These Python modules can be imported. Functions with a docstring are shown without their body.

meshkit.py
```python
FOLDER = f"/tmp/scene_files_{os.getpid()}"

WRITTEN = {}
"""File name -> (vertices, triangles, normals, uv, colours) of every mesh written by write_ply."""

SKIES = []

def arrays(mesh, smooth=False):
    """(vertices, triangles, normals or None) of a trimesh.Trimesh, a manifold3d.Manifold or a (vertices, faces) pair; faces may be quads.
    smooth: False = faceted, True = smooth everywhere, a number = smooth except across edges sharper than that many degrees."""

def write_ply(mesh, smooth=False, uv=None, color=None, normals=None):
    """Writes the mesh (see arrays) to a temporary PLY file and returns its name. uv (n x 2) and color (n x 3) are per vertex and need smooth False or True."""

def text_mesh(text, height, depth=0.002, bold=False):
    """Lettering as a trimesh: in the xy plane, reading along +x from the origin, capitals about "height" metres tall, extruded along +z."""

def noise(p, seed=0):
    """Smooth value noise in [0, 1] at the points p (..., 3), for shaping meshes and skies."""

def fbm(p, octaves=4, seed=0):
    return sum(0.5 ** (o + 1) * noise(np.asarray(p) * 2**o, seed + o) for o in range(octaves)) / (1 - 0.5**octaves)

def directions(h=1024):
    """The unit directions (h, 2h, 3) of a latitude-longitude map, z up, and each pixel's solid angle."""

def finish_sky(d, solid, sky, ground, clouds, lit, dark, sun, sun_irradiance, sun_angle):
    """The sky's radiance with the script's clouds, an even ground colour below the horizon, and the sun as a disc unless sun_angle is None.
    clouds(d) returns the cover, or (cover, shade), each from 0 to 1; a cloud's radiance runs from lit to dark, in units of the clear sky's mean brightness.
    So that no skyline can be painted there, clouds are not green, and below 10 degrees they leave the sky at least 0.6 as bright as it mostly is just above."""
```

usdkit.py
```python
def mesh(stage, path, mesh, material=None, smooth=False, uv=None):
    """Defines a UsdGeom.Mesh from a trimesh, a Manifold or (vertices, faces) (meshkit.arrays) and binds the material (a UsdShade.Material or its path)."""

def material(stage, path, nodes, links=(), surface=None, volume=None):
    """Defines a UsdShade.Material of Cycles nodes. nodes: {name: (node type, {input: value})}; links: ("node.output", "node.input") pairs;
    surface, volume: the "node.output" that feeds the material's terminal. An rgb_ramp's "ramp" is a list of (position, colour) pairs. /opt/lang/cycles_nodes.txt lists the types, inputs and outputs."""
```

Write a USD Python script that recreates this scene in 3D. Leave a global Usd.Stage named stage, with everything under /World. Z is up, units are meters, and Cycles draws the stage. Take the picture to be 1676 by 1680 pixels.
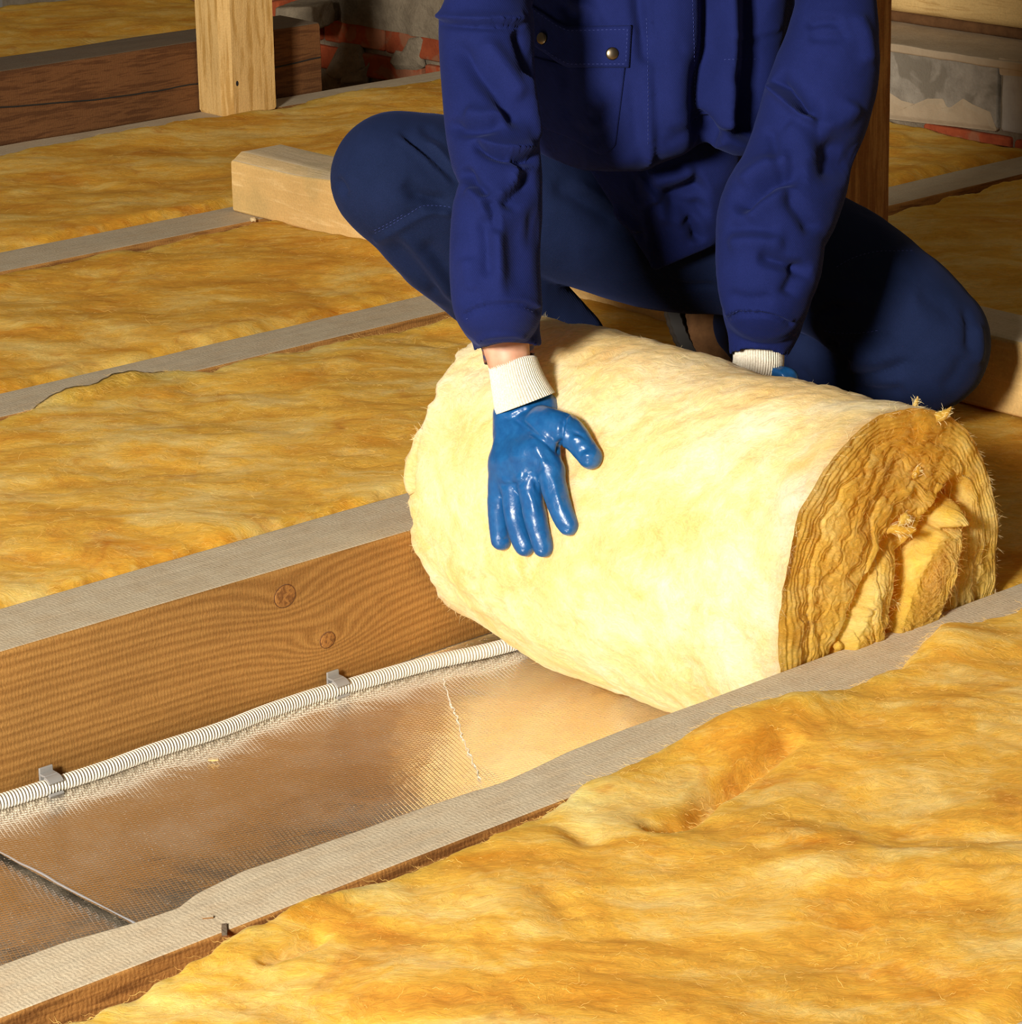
import math, random
import numpy as np
import trimesh, usdkit, meshkit
from scipy import sparse
from scipy.interpolate import CubicSpline, PchipInterpolator
from pxr import Usd, UsdGeom, UsdLux, UsdShade, Sdf, Gf, Vt

stage = Usd.Stage.CreateInMemory()
UsdGeom.SetStageUpAxis(stage, UsdGeom.Tokens.z)
UsdGeom.SetStageMetersPerUnit(stage, 1.0)
stage.SetDefaultPrim(UsdGeom.Xform.Define(stage, '/World').GetPrim())
UsdGeom.Scope.Define(stage, '/World/Looks')
rng = np.random.default_rng(7)

# ------------------------------------------------------------------ camera
FPX, PY0 = 4888.5, 528.6                       # focal length and principal row in pixels of the 1676 x 1680 frame
YAW, PITCH, ROLL = 0.855411, 0.262054, -0.019601
CAM = np.array([0.0, 0.0, 1.3437])
_f = np.array([math.cos(YAW) * math.cos(PITCH), math.sin(YAW) * math.cos(PITCH), -math.sin(PITCH)])
_r = np.array([math.sin(YAW), -math.cos(YAW), 0.0])
_u = np.cross(_r, _f)
FW, RT, UP = _f, _r * math.cos(ROLL) + _u * math.sin(ROLL), _u * math.cos(ROLL) - _r * math.sin(ROLL)
APER = 36.0
cam = UsdGeom.Camera.Define(stage, '/World/camera')
m4 = Gf.Matrix4d(*[float(x) for x in (*RT, 0, *UP, 0, *(-FW), 0, *CAM, 1)])
cam.AddTransformOp().Set(m4)
cam.CreateHorizontalApertureAttr(APER)
cam.CreateVerticalApertureAttr(APER * 1680 / 1676)
cam.CreateFocalLengthAttr(FPX / 1676 * APER)
cam.CreateVerticalApertureOffsetAttr(-(840 - PY0) / 1676 * APER)
cam.CreateClippingRangeAttr(Gf.Vec2f(0.05, 200.0))
cam.CreateExposureAttr(0.0)

# ------------------------------------------------------------------ light
def aim(xf, pos, target):
    z = np.array(pos, float) - np.array(target, float); z /= np.linalg.norm(z)
    x = np.cross([0, 0, 1.0], z); x /= np.linalg.norm(x); y = np.cross(z, x)
    xf.AddTransformOp().Set(Gf.Matrix4d(*[float(v) for v in (*x, 0, *y, 0, *z, 0, *pos, 1)]))
key = UsdLux.RectLight.Define(stage, '/World/photo_softbox')
key.CreateWidthAttr(0.7); key.CreateHeightAttr(0.7)
key.CreateIntensityAttr(325.0); key.CreateColorAttr(Gf.Vec3f(1.0, 0.945, 0.86))
aim(key, (-2.05, 0.66, 2.10), (2.3, 2.4, 0.25))
dome = UsdLux.DomeLight.Define(stage, '/World/attic_ambience')
dome.CreateIntensityAttr(1.0); dome.CreateColorAttr(Gf.Vec3f(0.034, 0.028, 0.021))

# ------------------------------------------------------------------ pixel <-> world helpers (used while modelling)
def ray(uv): return (FW * FPX + RT * (uv[0] - 838) - UP * (uv[1] - PY0)) / FPX
def at(u, v, t): return CAM + ray((u, v)) * t
def onz(uv, z): d = ray(uv); return CAM + d * (z - CAM[2]) / d[2]
def ony(uv, y): d = ray(uv); return CAM + d * y / d[1]
def onx(uv, x): d = ray(uv); return CAM + d * x / d[0]
def proj(P):
    v = np.asarray(P, float) - CAM
    z = v @ FW
    return 838 + FPX * (v @ RT) / z, PY0 - FPX * (v @ UP) / z, z

# ------------------------------------------------------------------ scene helpers
used = {}
def numbered(name, parent='/World'):
    k = used.get((parent, name), -1) + 1
    used[(parent, name)] = k
    return f'{parent}/{name}' + (f'_{k:03d}' if k else '')
def tag(o, label=None, cat=None, group=None, kind=None):
    p = o if isinstance(o, Usd.Prim) else o.GetPrim()
    for k, v in (('label', label), ('category', cat), ('group', group), ('kind', kind)):
        if v: p.SetCustomDataByKey(k, v)
    return p
def obj(name, mesh, mat, parent=None, smooth=False, uv=None):
    path = numbered(name, str(parent.GetPath()) if parent is not None else '/World')
    return usdkit.mesh(stage, path, mesh, mat, smooth=smooth, uv=uv).GetPrim()
def empty(name, loc=(0, 0, 0), rotz=0.0):
    x = UsdGeom.Xform.Define(stage, numbered(name))
    x.AddTranslateOp().Set(Gf.Vec3d(*[float(v) for v in loc]))
    if rotz: x.AddRotateZOp().Set(float(rotz))
    return x.GetPrim()
def floatvar(prim, name, values):
    UsdGeom.PrimvarsAPI(prim).CreatePrimvar(name, Sdf.ValueTypeNames.FloatArray, 'vertex').Set(Vt.FloatArray.FromNumpy(np.asarray(values, np.float32)))
def curves(name, strands, width, mat, parent=None):
    """strands: list of (k,3) arrays, all of the same k."""
    path = numbered(name, str(parent.GetPath()) if parent is not None else '/World')
    c = UsdGeom.BasisCurves.Define(stage, path)
    P = np.asarray(strands, np.float32)
    c.CreateTypeAttr('linear')
    c.CreateCurveVertexCountsAttr(Vt.IntArray.FromNumpy(np.full(len(P), P.shape[1], np.int32)))
    c.CreatePointsAttr(Vt.Vec3fArray.FromNumpy(P.reshape(-1, 3)))
    w = np.full((len(P), P.shape[1]), 1.0) * np.asarray(width).reshape(-1, 1)
    w[:, -1] *= 0.3
    c.CreateWidthsAttr(Vt.FloatArray.FromNumpy(w.ravel().astype(np.float32)))
    c.SetWidthsInterpolation('vertex')
    UsdShade.MaterialBindingAPI.Apply(c.GetPrim()).Bind(mat)
    return tag(c, kind='stuff')

noise, fbm = meshkit.noise, meshkit.fbm
def ridged(p, octaves=4, seed=0):
    s, a, t = 0, 1.0, 0
    for o in range(octaves):
        s = s + a * (1 - np.abs(2 * noise(p * 2 ** o, seed + o) - 1)); t += a; a *= 0.5
    return s / t
def smooth01(x): x = np.clip(x, 0, 1); return x * x * (3 - 2 * x)

def grid_faces(n, m, closed_n=False, closed_m=False):
    i = np.arange(n if closed_n else n - 1)[:, None]; j = np.arange(m if closed_m else m - 1)[None, :]
    a = i * m + j; b = i * m + (j + 1) % m; c = ((i + 1) % n) * m + (j + 1) % m; d = ((i + 1) % n) * m + j
    return np.stack([a, b, c, d], -1).reshape(-1, 4)
def quads_to_tris(q): return np.vstack([q[:, [0, 1, 2]], q[:, [0, 2, 3]]])
def tube_mesh(rings, caps=True):
    """rings (n,m,3): closed cross-sections joined along n, capped with fans."""
    R = np.asarray(rings, float); n, m = R.shape[:2]
    v = R.reshape(-1, 3); f = quads_to_tris(grid_faces(n, m, closed_m=True))
    if caps:
        c0, c1 = R[0].mean(0), R[-1].mean(0); k = len(v)
        v = np.vstack([v, c0, c1]); j = np.arange(m); jn = (j + 1) % m
        f = np.vstack([f, np.stack([np.full(m, k), jn, j], 1), np.stack([np.full(m, k + 1), (n - 1) * m + j, (n - 1) * m + jn], 1)])
    t = trimesh.Trimesh(v, f, process=False)
    if t.volume < 0: t.invert()
    return t
def frames(path):
    p = np.asarray(path, float); t = np.gradient(p, axis=0); t /= np.linalg.norm(t, axis=1, keepdims=True)
    up = np.array([0, 0, 1.0]) if abs(t[0] @ [0, 0, 1]) < 0.9 else np.array([1.0, 0, 0])
    a = np.zeros_like(p); b = np.zeros_like(p); prev = up - (up @ t[0]) * t[0]
    for i in range(len(p)):
        prev = prev - (prev @ t[i]) * t[i]; prev /= np.linalg.norm(prev); a[i] = prev; b[i] = np.cross(t[i], prev)
    return t, a, b
def tube(path, radius, sides=10, caps=True):
    p = np.asarray(path, float); t, a, b = frames(p); th = np.linspace(0, 2 * np.pi, sides, endpoint=False)
    r = np.broadcast_to(np.asarray(radius, float), (len(p),))[:, None, None]
    return tube_mesh(p[:, None] + r * (np.cos(th)[None, :, None] * a[:, None] + np.sin(th)[None, :, None] * b[:, None]), caps)
def round_rect(w, h, r, k=4):
    """loop of (y,z) points of a rounded rectangle centred on 0."""
    out = []
    for cx, cz, a0 in ((w / 2 - r, h / 2 - r, 0), (-w / 2 + r, h / 2 - r, 90), (-w / 2 + r, -h / 2 + r, 180), (w / 2 - r, -h / 2 + r, 270)):
        for a in np.radians(np.linspace(a0, a0 + 90, k)): out.append((cx + r * math.cos(a), cz + r * math.sin(a)))
    return np.array(out)
def dense_loop(loop, step):
    out = []
    for p, q in zip(loop, np.roll(loop, -1, 0)):
        n = max(1, int(np.ceil(np.linalg.norm(q - p) / step)))
        out.append(p + (q - p) * (np.arange(n) / n)[:, None])
    return np.vstack(out)
def timber_mesh(length, w, h, r=0.004, step=0.03, rough=0.0012, seed=0, along='x', wane=None, fine=0.02):
    """A sawn timber from 0 to length along x (centred in y and z) with slightly wavering, rounded arrises."""
    n = max(2, int(length / step) + 1); xs = np.linspace(0, length, n); loop = dense_loop(round_rect(w, h, r), fine)
    P = np.zeros((n, len(loop), 3)); P[..., 0] = xs[:, None]; P[..., 1:] = loop[None]
    q = np.stack([P[..., 0] * 6, P[..., 1] * 25 + 5, P[..., 2] * 25 + seed * 3.1], -1)
    d = (fbm(q, 3, seed) - 0.5) * 2 * rough
    rad = P[..., 1:] / np.maximum(np.linalg.norm(P[..., 1:], axis=-1, keepdims=True), 1e-6)
    P[..., 1:] += rad * d[..., None]
    if wane is not None: P = wane(P)
    ends = []
    for i, s in ((0, 1), (-1, -1)):                      # softened ends
        e = P[i].copy(); c = e.mean(0); e = c + (e - c) * (1 - 2 * 0.003 / min(w, h)); e[:, 0] = P[i][:, 0]; ends.append(e)
    P[0, :, 0] += 0.003; P[-1, :, 0] -= 0.003
    return tube_mesh(np.concatenate([ends[0][None], P, ends[1][None]]))
def moved(mesh, loc=(0, 0, 0), rot=None):
    m = mesh.copy()
    if rot is not None: m.apply_transform(rot)
    m.apply_translation(loc); return m
RX = lambda a: trimesh.transformations.rotation_matrix(math.radians(a), [1, 0, 0])
RY = lambda a: trimesh.transformations.rotation_matrix(math.radians(a), [0, 1, 0])
RZ = lambda a: trimesh.transformations.rotation_matrix(math.radians(a), [0, 0, 1])
def rbox(w, d, h, r=0.003, k=3):
    """Rounded box centred on the origin."""
    import manifold3d as m3
    s = m3.Manifold.sphere(r, 8)
    return m3.Manifold.batch_hull([s.translate((a * (w / 2 - r), b * (d / 2 - r), c * (h / 2 - r))) for a in (-1, 1) for b in (-1, 1) for c in (-1, 1)])
def tri(man):
    m = man.to_mesh(); return trimesh.Trimesh(np.array(m.vert_properties[:, :3]), np.array(m.tri_verts), process=False)

# ------------------------------------------------------------------ signed-distance modelling in camera axes (right, up, forward)
AX = np.stack([RT, UP, FW])
def to_cam(P): return (np.asarray(P) - CAM) @ AX.T
def to_world(p): return CAM + np.asarray(p) @ AX
def J(u, v, t, rpx): return np.array([*to_cam(at(u, v, t)), rpx * t / FPX])      # a joint: camera-space centre and radius
def d_cone(p, a, b, fz=1.0):
    """round cone from joint a to joint b; fz squashes its depth."""
    q = p.copy(); A, B = a[:3].copy(), b[:3].copy()
    if fz != 1.0:
        q = q - A; q[..., 2] = q[..., 2] / fz; B = B - A; B[2] = B[2] / fz; A = np.zeros(3)
    ab = B - A; L2 = ab @ ab
    h = np.clip(((q - A) @ ab) / max(L2, 1e-12), 0, 1)
    return (np.sqrt(((q - A - h[..., None] * ab) ** 2).sum(-1)) - (a[3] + (b[3] - a[3]) * h)) * min(1.0, fz)
def smin(a, b, k):
    h = np.clip(0.5 + 0.5 * (b - a) / k, 0, 1); return b + (a - b) * h - k * h * (1 - h)
def chain(js, fz=1.0): return lambda p: np.minimum.reduce([d_cone(p, js[i], js[i + 1], fz) for i in range(len(js) - 1)])
def spline_joints(js, n):
    js = np.asarray(js); s = np.concatenate([[0], np.cumsum(np.linalg.norm(np.diff(js[:, :3], axis=0), axis=1))])
    return PchipInterpolator(s, js)(np.linspace(0, s[-1], n))
def surface(fn, lo, hi, step, smooth_it=4):
    """Surface nets of fn(p)=0 in camera axes; returns world trimesh."""
    lo, hi = np.asarray(lo, float), np.asarray(hi, float)
    n = np.ceil((hi - lo) / step).astype(int) + 1
    ax = [lo[k] + step * np.arange(n[k]) for k in range(3)]
    V = np.empty(n, np.float32)
    for i0 in range(0, n[0], 24):
        g = np.stack(np.meshgrid(ax[0][i0:i0 + 24], ax[1], ax[2], indexing='ij'), -1)
        V[i0:i0 + 24] = fn(g)
    S = V < 0
    corner = [(i, j, k) for i in (0, 1) for j in (0, 1) for k in (0, 1)]
    cs = sum(S[i:n[0] - 1 + i, j:n[1] - 1 + j, k:n[2] - 1 + k].astype(np.int8) for i, j, k in corner)
    cells = np.argwhere((cs > 0) & (cs < 8))
    acc = np.zeros((len(cells), 3)); cnt = np.zeros(len(cells))
    for a in corner:
        for d in range(3):
            if a[d]: continue
            b = list(a); b[d] = 1
            va = V[tuple((cells + a).T)]; vb = V[tuple((cells + b).T)]
            x = (va < 0) != (vb < 0); t = np.where(x, va / np.where(x, va - vb, 1), 0)
            pt = np.array(a, float)[None].repeat(len(cells), 0); pt[:, d] += t
            acc[x] += pt[x]; cnt[x] += 1
    verts = lo + (cells + acc / cnt[:, None]) * step
    idx = -np.ones(np.array(n) - 1, np.int64); idx[tuple(cells.T)] = np.arange(len(cells))
    F = []
    for d in range(3):
        e1, e2 = [k for k in range(3) if k != d]
        A = np.moveaxis(S, d, 0); x = np.moveaxis(A[1:] != A[:-1], 0, d)
        pos = np.argwhere(x); pos = pos[(pos[:, e1] > 0) & (pos[:, e2] > 0) & (pos[:, e1] < n[e1] - 1) & (pos[:, e2] < n[e2] - 1)]
        q = []
        for o1, o2 in ((0, 0), (1, 0), (1, 1), (0, 1)):
            c = pos.copy(); c[:, e1] -= o1; c[:, e2] -= o2; q.append(idx[tuple(c.T)])
        q = np.stack(q, 1); flip = S[tuple(pos.T)] ^ (d == 1)
        q[~flip] = q[~flip][:, ::-1]; F.append(q)
    F = quads_to_tris(np.vstack(F))
    t = trimesh.Trimesh(to_world(verts), F, process=False)
    if t.volume < 0: t.invert()
    if smooth_it: t.vertices = taubin(t, smooth_it)
    return t
def adjacency(t):
    e = t.edges_unique; n = len(t.vertices)
    A = sparse.coo_matrix((np.ones(len(e)), (e[:, 0], e[:, 1])), shape=(n, n)); A = (A + A.T).tocsr()
    return sparse.diags(1 / np.maximum(np.asarray(A.sum(1)).ravel(), 1)) @ A
def taubin(t, it, lam=0.55, mu=-0.57):
    A = adjacency(t); v = np.array(t.vertices)
    for _ in range(it):
        v = v + lam * (A @ v - v); v = v + mu * (A @ v - v)
    return v
def vnormals(t):
    v, f = np.asarray(t.vertices), np.asarray(t.faces); n = np.zeros_like(v)
    c = np.cross(v[f[:, 1]] - v[f[:, 0]], v[f[:, 2]] - v[f[:, 0]])
    for k in range(3):
        for a in range(3): n[:, a] += np.bincount(f[:, k], c[:, a], len(v))
    return n / np.maximum(np.linalg.norm(n, axis=1, keepdims=True), 1e-12)
def poly_dist(U, V, pts):
    """signed distance (left of travel negative in image axes), and the parameter along a polyline in pixels."""
    pts = np.asarray(pts, float)
    if len(pts) > 2:
        s = np.concatenate([[0], np.cumsum(np.hypot(*np.diff(pts, axis=0).T))]); pts = PchipInterpolator(s, pts)(np.linspace(0, s[-1], 8 * (len(pts) - 1) + 1))
    best = np.full(U.shape, 1e9); sgn = np.ones(U.shape); par = np.zeros(U.shape); s0 = 0.0
    L = np.hypot(*np.diff(pts, axis=0).T); tot = L.sum()
    for i in range(len(pts) - 1):
        a, d = pts[i], pts[i + 1] - pts[i]; h = np.clip(((U - a[0]) * d[0] + (V - a[1]) * d[1]) / (d @ d), 0, 1)
        ex, ey = U - a[0] - h * d[0], V - a[1] - h * d[1]; dist = np.hypot(ex, ey); w = dist < best
        best = np.where(w, dist, best); sgn = np.where(w, np.sign(d[0] * ey - d[1] * ex), sgn); par = np.where(w, (s0 + h * L[i]) / tot, par); s0 += L[i]
    return best * np.where(sgn == 0, 1, sgn), par
def sculpt(t, strokes, soften=5, gain=1.0):
    """Presses folds into the camera side of a mesh. strokes: (kind, points px, width px, depth mm[, taper]). kinds: valley, ridge, step (the side to the right of travel sinks)."""
    U, V, _ = proj(t.vertices); N = vnormals(t)
    view = np.asarray(t.vertices) - CAM; view /= np.linalg.norm(view, axis=1, keepdims=True)
    face = smooth01((-(N * view).sum(1) + 0.05) / 0.35)
    D = np.zeros(len(U))
    for s in strokes:
        kind, pts, w, mm = s[:4]; taper = s[4] if len(s) > 4 else 0.18
        P = np.asarray(pts, float); lo, hi = P.min(0) - 3.5 * w, P.max(0) + 3.5 * w
        k = np.flatnonzero((U > lo[0]) & (U < hi[0]) & (V > lo[1]) & (V < hi[1]) & (face > 0))
        if not len(k): continue
        d, par = poly_dist(U[k], V[k], pts)
        e = smooth01(par / taper) * smooth01((1 - par) / taper) if taper > 0 else 1.0
        # fade beyond the ends
        if kind == 'valley': g = -np.exp(-(d / w) ** 2)
        elif kind == 'ridge': g = np.exp(-(d / w) ** 2)
        elif kind == 'step': g = np.where(d < 0, np.exp(-(d / (1.6 * w)) ** 2), -np.exp(-(d / (1.0 * w)) ** 2)) * smooth01(np.abs(d) / (0.4 * w))
        elif kind == 'blob': g = -np.exp(-(d / w) ** 2)
        D[k] += gain * mm * 0.001 * g * e
    t.vertices = np.asarray(t.vertices) + N * (D * face)[:, None]
    t.vertices = taubin(t, soften)
    return t
def wrinkle(t, amp, scale, seed=0, aniso=(1, 1, 1)):
    """low soft unevenness of cloth in camera axes."""
    p = to_cam(t.vertices) * np.array(aniso) * scale
    w = noise(p * 0.7 + 11, seed + 5)
    d = (ridged(p + 0.8 * w[:, None], 3, seed) - 0.72) * amp
    t.vertices = np.asarray(t.vertices) + vnormals(t) * d[:, None]
    return t
# ------------------------------------------------------------------ materials
def mat(name, nodes, links, surface='p.BSDF'):
    return usdkit.material(stage, '/World/Looks/' + name, nodes, links, surface=surface)

def wool_mat(name, deep, mid, pale, seed=0.0, rough=1.0, palemix=0.6, spots=0.6, bump=0.8, sss=0.5):
    """Mineral wool: drifts of pale and orange fibre, matted in swirling strands."""
    return mat(name, {
        'g': ('geometry', {}),
        'mv': ('mapping', {'vector': (0, 0, 0), 'rotation': (0, 0, 0.72), 'location': (seed, seed * 0.7, 0)}),
        'warp': ('noise_texture', {'scale': 7.0, 'detail': 3.0, 'roughness': 0.55}),
        'wsub': ('vector_math', {'math_type': 'subtract', 'vector2': (0.5, 0.5, 0.5)}),
        'wsc': ('vector_math', {'math_type': 'scale', 'scale': 0.09}),
        'wadd': ('vector_math', {'math_type': 'add'}),
        'str': ('mapping', {'scale': (1.0, 1.8, 1.8)}),
        'a': ('noise_texture', {'scale': 5.5, 'detail': 10.0, 'roughness': 0.66, 'distortion': 0.25}),
        'ar': ('rgb_ramp', {'ramp': [(0.30, deep), (0.5, mid), (0.72, pale)]}),
        'str2': ('mapping', {'scale': (1.0, 2.2, 2.2)}),
        'b': ('noise_texture', {'scale': 9.0, 'detail': 9.0, 'roughness': 0.72, 'distortion': 0.3}),
        'br': ('map_range', {'from_min': 0.52, 'from_max': 0.72, 'to_min': 0.0, 'to_max': palemix, 'clamp': True}),
        'mixb': ('mix_color', {'b': pale}),
        'c': ('noise_texture', {'scale': 9.0, 'detail': 5.0, 'roughness': 0.6, 'distortion': 1.0}),
        'cr': ('map_range', {'from_min': 0.58, 'from_max': 0.74, 'to_min': 0.0, 'to_max': spots, 'clamp': True}),
        'mixc': ('mix_color', {'b': (deep[0] * 0.80, deep[1] * 0.55, deep[2] * 0.4)}),
        'strf': ('mapping', {'scale': (1.0, 3.6, 3.6)}),
        'f': ('noise_texture', {'scale': 62.0, 'detail': 8.0, 'roughness': 0.74, 'distortion': 1.6}),
        'fr': ('map_range', {'from_min': 0.3, 'from_max': 0.7, 'to_min': 0.70, 'to_max': 1.18}),
        'fm': ('vector_math', {'math_type': 'scale'}),
        'm2': ('noise_texture', {'scale': 26.0, 'detail': 6.0, 'roughness': 0.62, 'distortion': 0.8}),
        'bp0': ('bump', {'strength': bump * 0.45, 'distance': 0.012}),
        'bp': ('bump', {'strength': bump * 0.85, 'distance': 0.003}),
        'p': ('principled_bsdf', {'roughness': rough, 'specular_ior_level': 0.1, 'subsurface_weight': sss, 'subsurface_scale': 0.012, 'subsurface_radius': (1.0, 0.62, 0.25), 'sheen_weight': 0.1, 'sheen_roughness': 0.6, 'sheen_tint': pale}),
    }, [('g.position', 'mv.vector'), ('mv.vector', 'warp.vector'), ('warp.color', 'wsub.vector1'), ('wsub.vector', 'wsc.vector1'),
        ('mv.vector', 'wadd.vector1'), ('wsc.vector', 'wadd.vector2'), ('wadd.vector', 'str.vector'), ('str.vector', 'a.vector'),
        ('a.fac', 'ar.fac'), ('wadd.vector', 'str2.vector'), ('str2.vector', 'b.vector'), ('b.fac', 'br.value'), ('br.result', 'mixb.fac'),
        ('ar.color', 'mixb.a'), ('wadd.vector', 'c.vector'), ('c.fac', 'cr.value'), ('cr.result', 'mixc.fac'), ('mixb.result', 'mixc.a'),
        ('wadd.vector', 'strf.vector'), ('strf.vector', 'f.vector'), ('f.fac', 'fr.value'), ('mixc.result', 'fm.vector1'), ('fr.result', 'fm.scale'),
        ('fm.vector', 'p.base_color'), ('str.vector', 'm2.vector'), ('m2.fac', 'bp0.height'), ('f.fac', 'bp.height'), ('bp0.normal', 'bp.normal'), ('bp.normal', 'p.normal')])

W_DEEP, W_MID, W_PALE = (0.60, 0.225, 0.012), (0.78, 0.40, 0.050), (0.88, 0.64, 0.23)
wool = wool_mat('yellow_wool', W_DEEP, W_MID, W_PALE)
wool_b = wool_mat('yellow_wool_deeper', (0.54, 0.185, 0.010), (0.73, 0.345, 0.036), (0.84, 0.57, 0.17), seed=3.7)
wool_roll = wool_mat('cream_wool', (0.82, 0.48, 0.13), (0.90, 0.63, 0.28), (0.94, 0.80, 0.53), seed=1.3, spots=0.45, bump=0.6, sss=0.35)
wool_end = wool_mat('cut_wool', (0.60, 0.26, 0.020), (0.78, 0.42, 0.06), (0.86, 0.60, 0.19), seed=5.1, spots=0.4, bump=0.9)
fibre = mat('wool_fibre', {'oi': ('object_info', {}), 'p': ('principled_bsdf', {'base_color': (0.80, 0.52, 0.14), 'roughness': 0.7})}, [])
fibre_pale = mat('pale_wool_fibre', {'p': ('principled_bsdf', {'base_color': (0.86, 0.70, 0.36), 'roughness': 0.7})}, [])

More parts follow.
